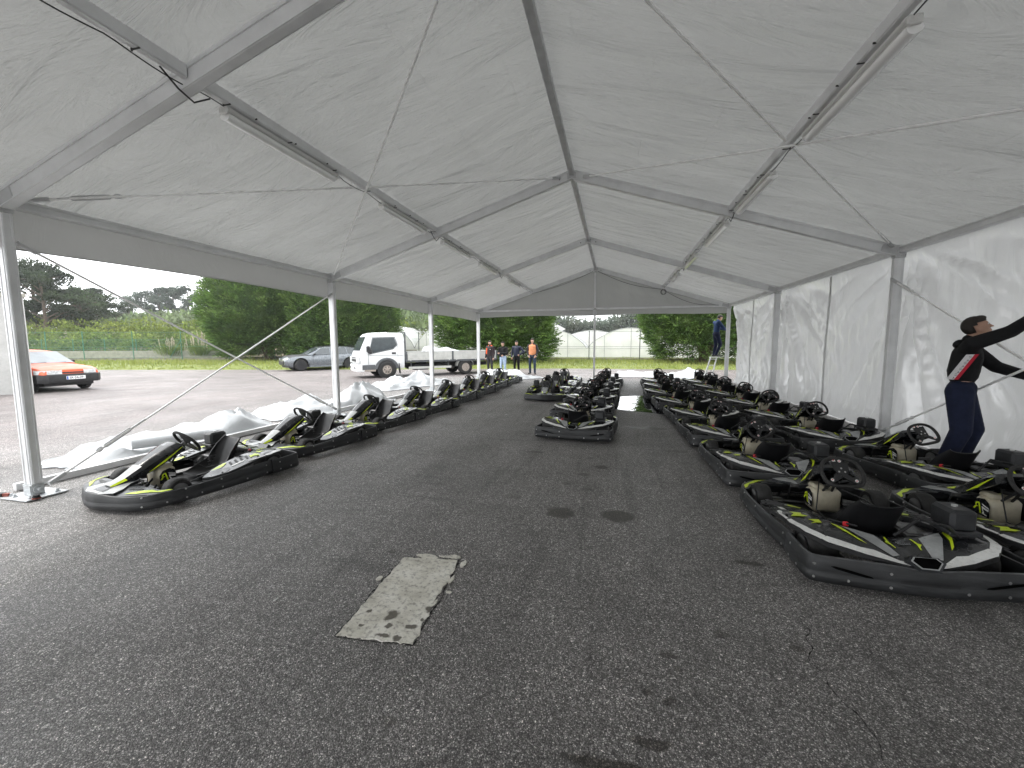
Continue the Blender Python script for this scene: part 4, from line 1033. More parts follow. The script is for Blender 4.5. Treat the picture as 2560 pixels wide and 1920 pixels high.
def blades(bm_, pts, layer):
    """pts: (pos, dir, length, width, tone) -> two crossed slim leaves"""
    for p, d, L, w, tone in pts:
        a = Vector((random.gauss(0, 1), random.gauss(0, 1), random.gauss(0, 1))); x = d.cross(a)
        if x.length < 1e-4: continue
        x.normalize(); b = p-d*(L*.3)
        vs = [bm_.verts.new(b), bm_.verts.new(p+x*w+d*(L*.1)), bm_.verts.new(p+d*(L*.7)), bm_.verts.new(p-x*w+d*(L*.1))]
        f = bm_.faces.new(vs)
        for l in f.loops: l[layer] = (tone, tone, tone, 1)
def crown_mesh(name, rx, ry, z0, z1, n, L, matn, seed, up=.5, shape='hedge', lumps=.14):
    random.seed(seed); g = MB(); g.mi(matn); lay = g.bm.loops.layers.color.new('tone'); pts = []
    zc = (z0+z1)/2; rz_ = (z1-z0)/2
    def rad(t, a):     # relative radius at height t (0 bottom .. 1 top)
        if shape == 'hedge': base = math.sin(PI*min(1, max(0, .17+.76*t)))**.55*(1.0 if t < .62 else 1-.25*((t-.62)/.38)**1.6)
        else: base = math.sqrt(max(0, 1-(2*t-1)**2))
        return base*(1+lumps*nz(math.cos(a)*1.4+seed, math.sin(a)*1.4, t*2.6)*1.6+lumps*.5*nz(math.cos(a)*4+seed, math.sin(a)*4, t*8))
    # clumps: each is a spray that points up and outward
    nc = n//14
    for i in range(nc):
        a = random.uniform(0, 2*PI); t = random.random()**.9; depth = 1-abs(random.gauss(0, .10)) if random.random() < .86 else random.uniform(.35, .9)
        r_ = rad(t, a)*depth
        c = Vector((rx*r_*math.cos(a), ry*r_*math.sin(a), lerp(z0, z1, t)))
        outd = Vector((math.cos(a), math.sin(a), (t-.45)*1.2+up)).normalized(); outd = (outd+Vector((random.gauss(0, .30), random.gauss(0, .30), random.gauss(0, .25)))).normalized()
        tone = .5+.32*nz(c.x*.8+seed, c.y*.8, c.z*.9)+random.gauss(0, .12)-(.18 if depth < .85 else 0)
        S_ = L*random.uniform(2.6, 5.6)
        side = outd.cross(Vector((0, 0, 1))).normalized(); u2 = side.cross(outd)
        for k in range(14):
            s_ = k/13; p = c+outd*(S_*s_)+side*random.gauss(0, .20*S_*(1.1-s_))+u2*random.gauss(0, .14*S_*(1.1-s_))
            d = (outd+side*random.gauss(0, .5)+u2*random.gauss(0, .4)).normalized()
            pts.append((p, d, L*random.uniform(.7, 1.3), L*random.uniform(.16, .26), min(1, max(0, tone+.45*s_-.08+random.gauss(0, .06)))))  # paler toward the tips: light on the spray ends painted into tone
    blades(g.bm, pts, lay)
    # inner mass of the crown
    V = bmesh.ops.create_icosphere(g.bm, subdivisions=4, radius=1)['verts']
    for v in V:
        a = math.atan2(v.co.y, v.co.x); t = (v.co.z+1)/2; h_ = math.hypot(v.co.x, v.co.y)
        r_ = rad(min(.99, max(.01, t)), a)*.86 if h_ > 1e-3 else 0
        hh = min(1, h_/max(1e-3, math.sqrt(max(1e-6, 1-v.co.z**2))))
        v.co = Vector((rx*r_*math.cos(a)*hh*(1 if .02 < t < .98 else .3), ry*r_*math.sin(a)*hh*(1 if .02 < t < .98 else .3), lerp(z0+.1*(z1-z0), z1-.06*(z1-z0), t)))
        v.co += Vector((nz(v.co.x*1.3, v.co.y*1.3, v.co.z*1.3), nz(v.co.z*1.3, v.co.x*1.3, 3), nz(v.co.y*1.3, v.co.z*1.3, 6)))*.35
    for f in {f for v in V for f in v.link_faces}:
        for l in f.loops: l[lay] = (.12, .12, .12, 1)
    me = bpy.data.meshes.new(name); g.bm.to_mesh(me); g.bm.free()
    for mm in g.mats: me.materials.append(MATS[mm])
    return me
def link(name, me, parent=None, loc=(0, 0, 0), rz=0, sc=None):
    o = bpy.data.objects.new(name, me); COL.objects.link(o); o.parent = parent; o.location = loc; o.rotation_euler = (0, 0, rz)
    if sc: o.scale = sc
    return o
def trunk_mb(parts):
    g = MB()
    for path, r in parts: g.tube(path, r, 'bark', 9)
    return g
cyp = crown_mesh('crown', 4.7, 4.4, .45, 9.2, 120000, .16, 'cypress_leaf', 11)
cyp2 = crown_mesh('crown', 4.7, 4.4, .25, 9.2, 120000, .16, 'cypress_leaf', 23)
def cypress(x, y, me, rz, sc, lab):
    o = empty('cypress_tree', (x, y, .1), rz, lab, 'tree', 'big rounded cypress trees along the verge')
    random.seed(int(abs(x)*10)); parts = []
    for k in range(6):
        a = k*1.05+random.uniform(-.3, .3); b_ = Vector((math.cos(a)*.10, math.sin(a)*.10, -.2)); m_ = Vector((math.cos(a)*.32, math.sin(a)*.32, .9)); e = Vector((math.cos(a)*1.7*sc, math.sin(a)*1.7*sc, 2.8))
        parts.append(([b_, b_.lerp(m_, .5)+Vector((.03, .02, .05)), m_, m_.lerp(e, .5)+Vector((0, 0, .3)), e], [.24, .20, .16, .12, .06]))
    trunk_mb(parts).build('trunk', parent=o, smooth=60)
    link('crown', me, o, (0, 0, 0), 0, (sc, sc, sc)); return o
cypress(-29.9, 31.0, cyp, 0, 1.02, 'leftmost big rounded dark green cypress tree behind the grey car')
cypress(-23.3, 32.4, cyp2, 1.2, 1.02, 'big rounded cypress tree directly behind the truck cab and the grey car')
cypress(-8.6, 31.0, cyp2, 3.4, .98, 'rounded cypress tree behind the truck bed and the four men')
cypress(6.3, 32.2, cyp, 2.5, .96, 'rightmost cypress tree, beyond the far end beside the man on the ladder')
# open branch sticking out of the right-hand cypress, and the side limb of the middle one
# yard furniture: verge wall, fences
pmat('concrete_wall', (.22, .20, .165), .9, var=.3, vscale=3, bump=.4, bscale=30)
pmat('concrete_pale', (.27, .26, .22), .9, var=.2, vscale=3, bump=.3, bscale=30)
pmat('fence_green', (.035, .14, .09), .5)
pmat('fence_dark', (.02, .035, .028), .5)
m, t = newmat('fence_mesh'); t.b.inputs['Base Color'].default_value = (.03, .12, .08, 1)
c_ = t.coord(); tp = t.n('ShaderNodeBsdfTransparent'); ms = t.n('ShaderNodeMixShader')
t.l(t.ramp(t.noise(c_, 3, 2), [(.3, .10), (.7, .17)]), ms.inputs[0]); t.l(tp.outputs[0], ms.inputs[1]); t.l(t.b.outputs[0], ms.inputs[2]); t.l(ms.outputs[0], t.o.inputs[0])
def wall_path(name, pts, w, z0, z1, m_, lab):
    g = MB()
    for a, b_ in zip(pts, pts[1:]): g.beam((*a, (z0+z1)/2), (*b_, (z0+z1)/2), w, z1-z0, m_, bev=.01)
    o = g.build(name); return tag(o, lab, 'wall')
wall_path('low_wall', [(-75, 20.5), (-46, 27.5), (-31, 33.2), (-20, 36.6)], .25, 0, .42, 'concrete_wall', 'low dark concrete wall at the foot of the green fence on the left')
wall_path('low_wall', [(-75, 25), (-46, 32), (-31, 37.5), (-20, 40)], .3, 0, .95, 'concrete_pale', 'paler low wall behind the green fence on the left')
wall_path('low_wall', [(-20, 33.6), (-6, 35.3), (20, 35.9)], .25, 0, .33, 'concrete_wall', 'low concrete kerb wall in front of the greenhouse')
def fence(name, pts, spacing, hgt, m_, lab, mesh=True, stay=()):
    o = empty(name, (*pts[0], 0), 0, lab, 'fence'); P0 = Vector((*pts[0], 0)); k = 0
    mb = MB()
    for a, b_ in zip(pts, pts[1:]):
        A = Vector((*a, 0)); B = Vector((*b_, 0)); L = (B-A).length; n = max(1, round(L/spacing)); d = (B-A).normalized()
        for i in range(n):
            p = A.lerp(B, i/n)-P0
            g = MB(); g.tube([p, p+Vector((0, 0, hgt))], .035, m_, 8); g.ell(p+Vector((0, 0, hgt)), (.04, .04, .03), m_, u=8, v=5)
            if k in stay: g.tube([p+Vector((0, 0, hgt*.72)), p+Vector((-1.1, -.25, .35))], .028, m_, 6)
            g.build('post', parent=o); k += 1
        if mesh:
            q = [A-P0, B-P0]; mb.poly([q[0]+Vector((0, 0, .3)), q[1]+Vector((0, 0, .3)), q[1]+Vector((0, 0, hgt-.05)), q[0]+Vector((0, 0, hgt-.05))], 'fence_mesh')
        for z in (.4, hgt*.5, hgt-.06): mb.tube([A-P0+Vector((0, 0, z)), B-P0+Vector((0, 0, z))], .010, m_, 5)
    mb.build('mesh_panel' if mesh else 'wires', parent=o, smooth=0); return o
fence('green_fence', [(-62, 23.2), (-46, 27.2), (-31, 32.9), (-20, 36.3)], 3.6, 2.75, 'fence_green', 'green wire mesh fence on the low wall behind the red car', stay=(7,))
fence('green_fence', [(-66, 30), (-46, 34.5), (-31, 39.5), (-20, 42)], 3.2, 2.15, 'fence_green', 'farther green mesh fence in front of the bushes')
fence('dark_fence', [(-20, 33.0), (-6, 34.8), (14, 35.4)], 3.9, 2.55, 'fence_dark', 'thin dark posts in front of the greenhouses', mesh=False)
# hillside on the left
g = MB(); rows = []
for i in range(61):
    x = -260+i*4.6
    row = []
    for j in range(41):
        y = 33+j*4.2; d = j*4.2
        h_ = 5.2*sst(2, 80, d)*sst(10, -40, x)+.7*nz(x*.03, y*.03)*sst(0, 20, d)+1.2*sst(0, 9, d)*sst(-18, -34, x)
        row.append((x, y-.12*min(0, x+20)*-1 if x < -20 else y, max(-.3, h_-.05)))
    rows.append(row)
g.grid(rows, 'scrub_earth'); g.build('hillside', kind='structure')
def hz(x, y):
    yy = y+(.12*-(x+20) if x < -20 else 0); d = yy-33
    return 5.2*sst(2, 80, d)*sst(10, -40, x)+1.2*sst(0, 9, d)*sst(-18, -34, x)
def mass(name, n, fpos, L, matn, seed, lab, cat, up=.8):
    random.seed(seed); g = MB(); g.mi(matn); lay = g.bm.loops.layers.color.new('tone'); pts = []
    for i in range(n):
        c, s_, tone = fpos()
        for k in range(22):
            d = Vector((random.gauss(0, 1), random.gauss(0, 1), abs(random.gauss(0, 1))*up)).normalized()
            p = c+Vector((d.x*s_, d.y*s_, d.z*s_*.9))*random.uniform(.6, 1.05)
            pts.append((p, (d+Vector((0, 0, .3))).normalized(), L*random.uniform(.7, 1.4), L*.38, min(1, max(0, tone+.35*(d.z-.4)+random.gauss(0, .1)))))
    blades(g.bm, pts, lay)
    me = bpy.data.meshes.new(name); g.bm.to_mesh(me); g.bm.free()
    for mm in g.mats: me.materials.append(MATS[mm])
    o = link(name, me); return tag(o, lab, cat, kind='stuff')
def f1():
    x = random.uniform(-92, -21); w = random.random(); y = 41.5+.30*(x+31)+9*w + (0 if x > -70 else 0)
    top = 1.9+2.9*w+.6*nz(x*.25, 2)
    return Vector((x, y, random.uniform(.2, top))), random.uniform(.5, .9), .5+.4*nz(x*.3, w*3, 1)
mass('hedge_bushes', 3000, f1, .26, 'bright_leaf', 31, 'bright yellowish green bushes behind the fences on the left', 'bushes')
def f2():
    x = random.uniform(-190, -14); w = random.random(); y = 47+55*w-.10*(x+31)
    h_ = hz(x, y); return Vector((x, y, h_+random.uniform(.5, 3.0)+.8*nz(x*.08, y*.08))), random.uniform(1.1, 2.2), .5+.4*nz(x*.12, y*.1, 1)
mass('hill_scrub', 2600, f2, .62, 'wood_leaf', 33, 'mixed green woodland covering the hillside on the left', 'woodland')
def f3():
    x = random.uniform(-75, 60); y = random.uniform(105, 112); return Vector((x, y, random.uniform(0, 7.0+3.5*nz(x*.07, 5)+1.6*nz(x*.3, 9))**1.0)), random.uniform(1.2, 2.4), .45+.3*nz(x*.12, y*.1, 1)
mass('far_wood', 4200, f3, .6, 'gum_leaf', 35, 'distant grey green treeline beyond the greenhouses', 'woodland')
# pines and gum trees that stand out of the hillside
def tall_tree(name, x, y, H_, W_, kind, seed, lab, grp):
    z = hz(x, y); o = empty(name, (x, y, z), 0, lab, 'tree', grp); random.seed(seed)
    matn = 'pine_leaf' if kind == 'pine' else 'gum_leaf'
    g = MB(); g.tube([(0, 0, -.5), (.1, 0, H_*.35), (-.1, .1, H_*.7), (.05, 0, H_*.93)], [.03*H_, .022*H_, .014*H_, .005*H_], 'bark', 7)
    limbs = []
    for k in range(15 if kind == 'pine' else 12):
        t_ = lerp(.28, .97, k/14) if kind == 'pine' else lerp(.35, .97, k/11); a = random.uniform(0, 2*PI)
        wr = W_*(.5+.5*math.sin(PI*min(1, .15+t_*.85)))*random.uniform(.55, 1.05)
        e = Vector((math.cos(a)*wr, math.sin(a)*wr, H_*t_+wr*.25)); limbs.append(e)
        g.tube([(0, 0, H_*t_-wr*.25), e*.5+Vector((0, 0, H_*t_*.5)), e], [.010*H_, .006*H_, .003*H_], 'bark', 5)
    g.build('trunk', parent=o, smooth=60)
    g = MB(); g.mi(matn); lay = g.bm.loops.layers.color.new('tone'); pts = []
    L = H_*.038
    for e in limbs+[Vector((0, 0, H_))]:
        tone0 = .5+random.gauss(0, .12)
        for q in range(11):
            c = e*random.uniform(.45, 1.05); c.z = e.z+random.gauss(0, H_*.035); s_ = H_*random.uniform(.04, .075)
            for k in range(42):
                d = Vector((random.gauss(0, 1), random.gauss(0, 1), random.gauss(.35, .8))).normalized()
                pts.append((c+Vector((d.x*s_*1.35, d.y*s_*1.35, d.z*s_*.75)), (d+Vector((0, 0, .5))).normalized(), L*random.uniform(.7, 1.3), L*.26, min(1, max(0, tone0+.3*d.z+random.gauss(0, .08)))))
    blades(g.bm, pts, lay)
    me = bpy.data.meshes.new('crown'); g.bm.to_mesh(me); g.bm.free()
    for mm in g.mats: me.materials.append(MATS[mm])
    link('crown', me, o)
G_ = 'taller trees on the wooded hillside'
for i, (x, y, top, W_, kd, lab_) in enumerate([
    (-70.5, 38, 10.2, 5.2, 'pine', 'dark spreading pine tree on the far left, just right of the white building'),
    (-76, 40, 11.6, 4.6, 'pine', 'tall dark pine tree partly behind the white building and the nearest post'),
    (-72.5, 43, 8.6, 4.4, 'pine', 'dark pine filling the gap below the spreading pine'),
    (-80, 47, 8.0, 4.2, 'pine', 'shorter dark pine tree on the left, right of the spreading pine'),
    (-89.8, 55, 10.9, 3.4, 'pine', 'open topped pine tree standing alone against the sky on the left'),
    (-87.5, 57, 8.4, 4.0, 'pine', 'small dark pine right of the open topped pine'),
    (-118.5, 80, 12.9, 2.2, 'gum', 'narrow grey green tree on the ridge left of the gum tree clump'),
    (-121.3, 86, 14.9, 3.6, 'gum', 'leftmost grey green gum tree of the clump on the ridge'),
    (-116.5, 86, 15.6, 3.3, 'gum', 'gum tree of the ridge clump, second from the left'),
    (-111.8, 86, 15.5, 3.6, 'gum', 'gum tree of the ridge clump, third from the left'),
    (-106.8, 86, 15.4, 3.8, 'gum', 'rightmost gum tree of the ridge clump, next to the leftmost cypress'),
    (-43.6, 78, 12.0, 4.2, 'gum', 'grey green tree seen between the cypress trees above the truck'),
    (-38.6, 80, 11.5, 4.4, 'gum', 'grey green tree above the truck headboard, right of its neighbour')]):
    tall_tree('pine_tree' if kd == 'pine' else 'gum_tree', x, y, top-hz(x, y), W_, kd, 50+i, lab_, G_)
# pampas grass
leafmat('plume', [(.3, (.50, .43, .33)), (.6, (.66, .58, .46))], 2)
def pampas(x, y, n, spread, h_, seed, lab):
    o = empty('pampas_grass', (x, y, .35), 0, lab, 'plant', 'pampas grass clumps behind the fence'); random.seed(seed)
    for part, matn in (('leaf_tuft', 'bright_leaf'), ('plume', 'plume')):
        g = MB(); g.mi(matn); lay = g.bm.loops.layers.color.new('tone'); pts = []
        if part == 'leaf_tuft':
            for k in range(420):
                a = random.uniform(0, 2*PI); q = random.uniform(0, spread*.8); p = Vector((math.cos(a)*q, math.sin(a)*q, random.uniform(.2, .9)))
                pts.append((p, Vector((math.cos(a)*.5, math.sin(a)*.5, 1)).normalized(), .9, .025, random.uniform(.2, .7)))
        else:
            for k in range(n):
                a = random.uniform(0, 2*PI); q = random.uniform(0, spread); hh = h_*random.uniform(.7, 1.05)*(1-.25*q/spread); b_ = Vector((math.cos(a)*q, math.sin(a)*q, hh*.45)); lean = Vector((math.cos(a)*.12, math.sin(a)*.12, 1)).normalized()
                for j in range(34):
                    s_ = j/33; p = b_+lean*(hh*.55*s_)
                    d = (lean+Vector((random.gauss(0, .25), random.gauss(0, .25), 0))).normalized()
                    pts.append((p, d, .22, .055*math.sin(PI*min(1, .15+s_*.8)), random.uniform(.4, .8)))
        blades(g.bm, pts, lay); me = bpy.data.meshes.new(part); g.bm.to_mesh(me); g.bm.free(); me.materials.append(MATS[matn]); link(part, me, o)
for i, (x, y, n, sp, h_, w_) in enumerate([(-43.2, 32.6, 13, 1.5, 2.0, 'leftmost of the feathery pampas grass clumps behind the green fence'), (-40.4, 33.4, 15, 1.2, 2.8, 'tallest feathery pampas grass clump, middle one behind the green fence'), (-37.6, 34.2, 10, .9, 2.2, 'pampas grass clump just left of the big cypress trunk'), (-35.6, 35.0, 6, .7, 1.3, 'low pampas grass clump under the leftmost cypress'), (-28.6, 41, 10, 1.8, 2.4, 'tall pale reeds seen above the bonnet of the grey car')]):
    pampas(x, y, n, sp, h_, 80+i, w_)

# ------------------------------------------------------------------ greenhouses
m, t = newmat('greenhouse_film'); c_ = t.coord()
col_ = t.ramp(t.noise(c_, .8, 5, .65), [(.3, (.74, .75, .73)), (.7, (.88, .88, .87))]); t.l(col_, t.b.inputs['Base Color']); t.b.inputs['Roughness'].default_value = .35
tr = t.n('ShaderNodeBsdfTranslucent'); t.l(col_, tr.inputs[0]); tp = t.n('ShaderNodeBsdfTransparent'); ms = t.n('ShaderNodeMixShader'); ms.inputs[0].default_value = .5; m2 = t.n('ShaderNodeMixShader'); m2.inputs[0].default_value = .10
t.l(t.b.outputs[0], ms.inputs[1]); t.l(tr.outputs[0], ms.inputs[2]); t.l(ms.outputs[0], m2.inputs[1]); t.l(tp.outputs[0], m2.inputs[2]); t.l(m2.outputs[0], t.o.inputs[0])
pmat('greenhouse_tube', (.36, .37, .37), .5, metal=.3)
def greenhouse(x0, y0, rz, spans, depth, lab):
    """spans: list of (x start, x end, peak height, left foot height, right foot height)"""
    o = empty('greenhouse', (x0, y0, 0), rz, lab, 'greenhouse')
    def arch(xa, xb, zp, za, zb, n=20):
        P = []
        for k in range(n+1):
            u = k/n; x = lerp(xa, xb, u); f = math.sin(PI*u)**.75; base = lerp(za, zb, u); P.append((x, base+(zp-base)*f))
        return P
    for (xa, xb, zp, za, zb) in spans:
        P = arch(xa, xb, zp, za, zb)
        g = MB(); g.grid([[(x, .02*nz(x, 3), z) for x, z in P], [(x, .12*nz(x*.8, 1), z*.5) for x, z in P], [(x, .02, 0) for x, z in P]], 'greenhouse_film'); g.build('end_wall', parent=o, smooth=0)
        g = MB(); g.grid([[(x, y+.02, z+.03*nz(x*.7, y*.5)) for x, z in P] for y in [depth*k/12 for k in range(13)]], 'greenhouse_film'); g.build('roof', parent=o, smooth=60)
        g = MB(); g.tube([(x, -.04, z) for x, z in P], .038, 'greenhouse_tube', 6)
        for k in range(1, 6): g.tube([(x, depth*k/6, z+.01) for x, z in P], .03, 'greenhouse_tube', 5)
        for u in (.22, .5, .78): i = int(u*20); x, z = P[i]; g.tube([(x, -.05, 0), (x, -.05, z)], .028, 'greenhouse_tube', 6)
        g.tube([(xa, -.05, 1.05), (xb, -.05, 1.05)], .022, 'greenhouse_tube', 5)
        g.tube([((xa+xb)/2, 0, zp), ((xa+xb)/2, depth, zp)], .03, 'greenhouse_tube', 5)
        g.build('arch_frame', parent=o)
    return o
gh = greenhouse(-10.2, 41.6, R(3.0), [(0, 7.6, 2.95, 1.9, 1.0), (7.6, 16.0, 3.0, 1.0, 1.2), (16.0, 24.4, 3.0, 1.2, 1.2)], 26, 'large white film greenhouse with arched spans beyond the far end of the tent')
greenhouse(-26, 69, R(3.0), [(0, 9, 3.55, 2.4, 2.4), (9, 18, 3.75, 2.4, 2.4), (18, 27, 3.6, 2.4, 2.4), (27, 36, 3.8, 2.4, 2.4), (36, 45, 3.6, 2.4, 2.4)], 20, 'farther white greenhouse block rising behind the arched one beyond the far end')
# raised roof vent with its slanting stays
g = MB(); g.grid([[(2.6, 3, 3.15), (3.9, 3, 3.75)], [(2.6, 25, 3.15), (3.9, 25, 3.75)]], 'greenhouse_film')
for k in range(9): y = 3+k*2.7; g.tube([(2.6, y, 3.0), (3.95, y, 3.78)], .03, 'greenhouse_tube', 5); g.tube([(3.9, y, 2.8), (3.9, y, 3.75)], .025, 'greenhouse_tube', 5)
for xx, zz in ((2.6, 3.1), (3.95, 3.78)): g.tube([(xx, 3, zz), (xx, 25, zz)], .03, 'greenhouse_tube', 5)
g.build('roof_vent', parent=gh, smooth=0)
greenhouse(-26.6, 40.6, R(6), [(0, 5.8, 3.5, 1.2, 1.1), (5.8, 12.6, 3.7, 1.1, .4)], 26, 'white film greenhouse seen behind the truck bed')
# small red warning triangle on a post
b = empty('warning_sign', (-5.65, 33.6, 0), 0, 'small faded red triangular sign on a thin post in front of the greenhouse', 'sign')
g = MB(); g.tube([(0, 0, 0), (0, 0, 1.75)], .03, 'fence_dark', 6); g.build('post', parent=b)
pmat('faded_red', (.50, .13, .13), .6)
g = MB(); g.grid([[(-.16, -.04, 1.98), (.22, -.04, 1.72), (-.12, -.04, 1.46)], [(-.16, -.055, 1.98), (.22, -.055, 1.72), (-.12, -.055, 1.46)]], 'faded_red', True); 
g.poly([(-.16, -.056, 1.98), (.22, -.056, 1.72), (-.12, -.056, 1.46)], 'faded_red'); g.build('triangle', parent=b, smooth=0)
# white building at the left edge, green bin
def plaster():
    m, t = newmat('white_plaster'); c = t.coord()
    a = t.ramp(t.noise(c, 1.5, 5, .6), [(.3, (.36, .355, .34)), (.7, (.46, .455, .44))]); s_ = t.ramp(t.noise(c, 14, 4, .7), [(.3, .88), (.6, 1.)])
    t.l(t.mix(1., a, s_, 'MULTIPLY'), t.b.inputs['Base Color']); t.b.inputs['Roughness'].default_value = .85; t.l(t.bump(t.noise(c, 60, 4), .3, .004), t.b.inputs['Normal'])
plaster()
o = empty('white_building', (-18.4, 9.45, 0), R(0), 'plain white rendered building corner at the left edge of the yard', 'building')
def prism(ol, z0, z1, m_, nm):
    g = MB(); V = g.grid([[(x, y, z) for x, y in ol] for z in (z0, z1)], m_, True); g.cap(V[0][::-1], m_); g.cap(V[1], m_); return g.build(nm, parent=o, smooth=20)
B1, B2 = Vector((-.80, -.60)), Vector((-.97, .24))
prism([(0, 0), tuple(B2*6), tuple(B2*6+B1*7), tuple(B1*7)], 0, 3.1, 'white_plaster', 'wall')
c_ = B1*-.05+B2*-.05
prism([tuple(c_), tuple(B2*6.1-B1*.05), tuple(B2*6.1+B1*7), tuple(B1*7-B2*.05)], 3.105, 3.22, 'concrete_pale', 'roof_edge')
g = MB(); g.beam((-.8*.9-.03, -.6*.9-.06, 2.62), (-.8*3.2-.03, -.6*3.2-.06, 2.62), .10, .62, 'decal_white', bev=.01); g.build('sign_board', parent=o)
pmat('bin_green', (.02, .10, .05), .5)
o = empty('wheelie_bin', (-19.75, 7.95, 0), R(37), 'dark green bin standing against the white building', 'bin')
g = MB(); g.grid([[(x*s_, y*s_, z) for x, y in ((-.24, -.26), (.24, -.26), (.24, .26), (-.24, .26))] for z, s_ in ((.06, .82), (.5, .9), (.93, 1.0))], 'bin_green', True); g.build('body', parent=o, smooth=20)
g = MB(); g.box((0, 0, .96), (.54, .60, .06), 'bin_green', bev=.02); g.build('lid', parent=o)
for s_ in (-1, 1): g = MB(); g.lathe([(.09, -.02), (.09, .02)], (s_*.22, .22, .09), 'x', 'rubber', 14); g.build('wheel', parent=o)

# damp air: an even, very thin haze from the yard to beyond the far trees
m = bpy.data.materials.new('haze_air'); m.use_nodes = True; t = m.node_tree; t.nodes.clear(); MATS['haze_air'] = m
o_ = t.nodes.new('ShaderNodeOutputMaterial'); v_ = t.nodes.new('ShaderNodeVolumePrincipled'); v_.inputs['Color'].default_value = (.93, .95, .98, 1); v_.inputs['Density'].default_value = .0005; v_.inputs['Anisotropy'].default_value = .2
t.links.new(v_.outputs[0], o_.inputs['Volume'])
g = MB(); g.box((-60, 80, 11), (420, 300, 26), 'haze_air'); HZ = g.build('haze', smooth=0); HZ['kind'] = 'stuff'
# ------------------------------------------------------------------ vehicles (x right, y forward)
pmat('car_glass', (.05, .06, .065), .06, var=.2, spec=.8)
pmat('windscreen_pale', (.20, .225, .24), .10, var=.25, vscale=1.5, spec=.9)
pmat('orange_red_paint', (.70, .12, .05), .42, var=.10, vscale=2, coat=.15)
pmat('grey_paint', (.16, .175, .19), .24, metal=.35, var=.08, coat=.5)
pmat('white_paint', (.74, .75, .75), .35, var=.05, vscale=2, coat=.2)
pmat('black_trim', (.02, .02, .021), .5, var=.3)
pmat('dark_grey_trim', (.085, .09, .095), .5, var=.25)
pmat('headlamp', (.55, .56, .56), .12, var=.35, vscale=18, spec=.9)
pmat('bed_panel', (.52, .52, .49), .42, metal=.15, var=.12, vscale=4)
pmat('plate_white', (.75, .75, .75), .4); pmat('plate_blue', (.03, .10, .45), .4)
pmat('wheel_cream', (.30, .26, .225), .5, var=.3, vscale=14); pmat('wheel_black', (.025, .025, .028), .35)
pmat('tail_red', (.4, .02, .02), .3)
def wheel(parent, x, y, r, w, s_, kind):
    wh = empty('wheel', (x, y, r)); wh.parent = parent
    ri = .56 if kind in ('cream', 'rear') else .66
    g = MB(); g.lathe([(r*ri, -w/2+.01), (r*.80, -w/2), (r*.95, -w/2+.012), (r, -w/2+.03), (r, w/2-.03), (r*.95, w/2-.012), (r*.80, w/2), (r*ri, w/2-.01)], (0, 0, 0), 'x', 'rubber', 30, cap=False); g.build('tyre', parent=wh, smooth=50)
    if ri < .6: r = r*.86
    g = MB(); o_ = s_*(w/2-.015)
    m_ = {'cream': 'wheel_cream', 'black': 'wheel_black', 'steel': 'dark_grey_trim', 'rear': 'wheel_cream'}[kind]
    if kind == 'black':
        g.lathe([(r*.68, -.02), (r*.68, .02), (r*.60, .02), (r*.60, -.02)], (o_, 0, 0), 'x', m_, 28); g.lathe([(r*.6, -.03), (r*.6, -.026)], (o_-s_*.03, 0, 0), 'x', 'black_trim', 20)
        for k in range(10):
            a = 2*PI*k/10; g.tube([(o_, .02*math.cos(a), .02*math.sin(a)), (o_+s_*.008, r*.64*math.cos(a+.12), r*.64*math.sin(a+.12))], .014, m_, 5)
        g.lathe([(.05, -.01), (.04, .02)] if s_ > 0 else [(.04, -.02), (.05, .01)], (o_, 0, 0), 'x', m_, 12)
        g.box((o_-s_*.02, r*.42, 0), (.03, .05, .13), 'tail_red')
    elif kind == 'rear':
        pr = [(r*.68, 0), (r*.62, -.02), (r*.50, -.10), (r*.25, -.11), (r*.23, -.03), (.02, -.03)]
        g.lathe([(a, b*s_) for a, b in pr] if s_ > 0 else [(a, b*s_) for a, b in pr][::-1], (o_, 0, 0), 'x', m_, 24)
    else:
        pr = [(r*.68, 0), (r*.60, -.015), (r*.52, -.035), (r*.40, .01), (r*.24, .02), (r*.20, .045), (.01, .05)]
        g.lathe([(a, b*s_) for a, b in pr], (o_, 0, 0), 'x', m_, 24)
        for k in range(6):
            a = 2*PI*k/6; g.lathe([(.026, -.004), (.026, .003)] if kind == 'cream' else [(.02, -.004), (.02, .004)], (o_+s_*.012, r*.40*math.cos(a), r*.40*math.sin(a)), 'x', 'black_trim', 10)
            g.lathe([(.012, -.01), (.012, .012)], (o_+s_*.032, r*.22*math.cos(a), r*.22*math.sin(a)), 'x', 'black_trim', 6)
    g.build('rim', parent=wh, smooth=40); return wh
def body_loft(g, st, m, mfun=None):
    """st: list of (y, [(x, z) from sill to centre line]) ; mirrored"""
    rows = []
    for y, sec in st:
        P = [(x, y, z) for x, z in sec]; Q = [(-x, y, z) for x, z in sec[::-1][1:]] if abs(sec[-1][0]) < 1e-6 else [(-x, y, z) for x, z in sec[::-1]]
        rows.append(P+Q)
    return g.grid(rows, m, False, mfun)
def interp(tbl, y):
    for a, b in zip(tbl, tbl[1:]):
        if (a[0] <= y <= b[0]) or (b[0] <= y <= a[0]):
            t = (y-a[0])/(b[0]-a[0]); t = t*t*(3-2*t)*.4+t*.6
            return [lerp(p, q, t) for p, q in zip(a[1:], b[1:])]
    return list(tbl[0][1:] if abs(y-tbl[0][0]) < abs(y-tbl[-1][0]) else tbl[-1][1:])
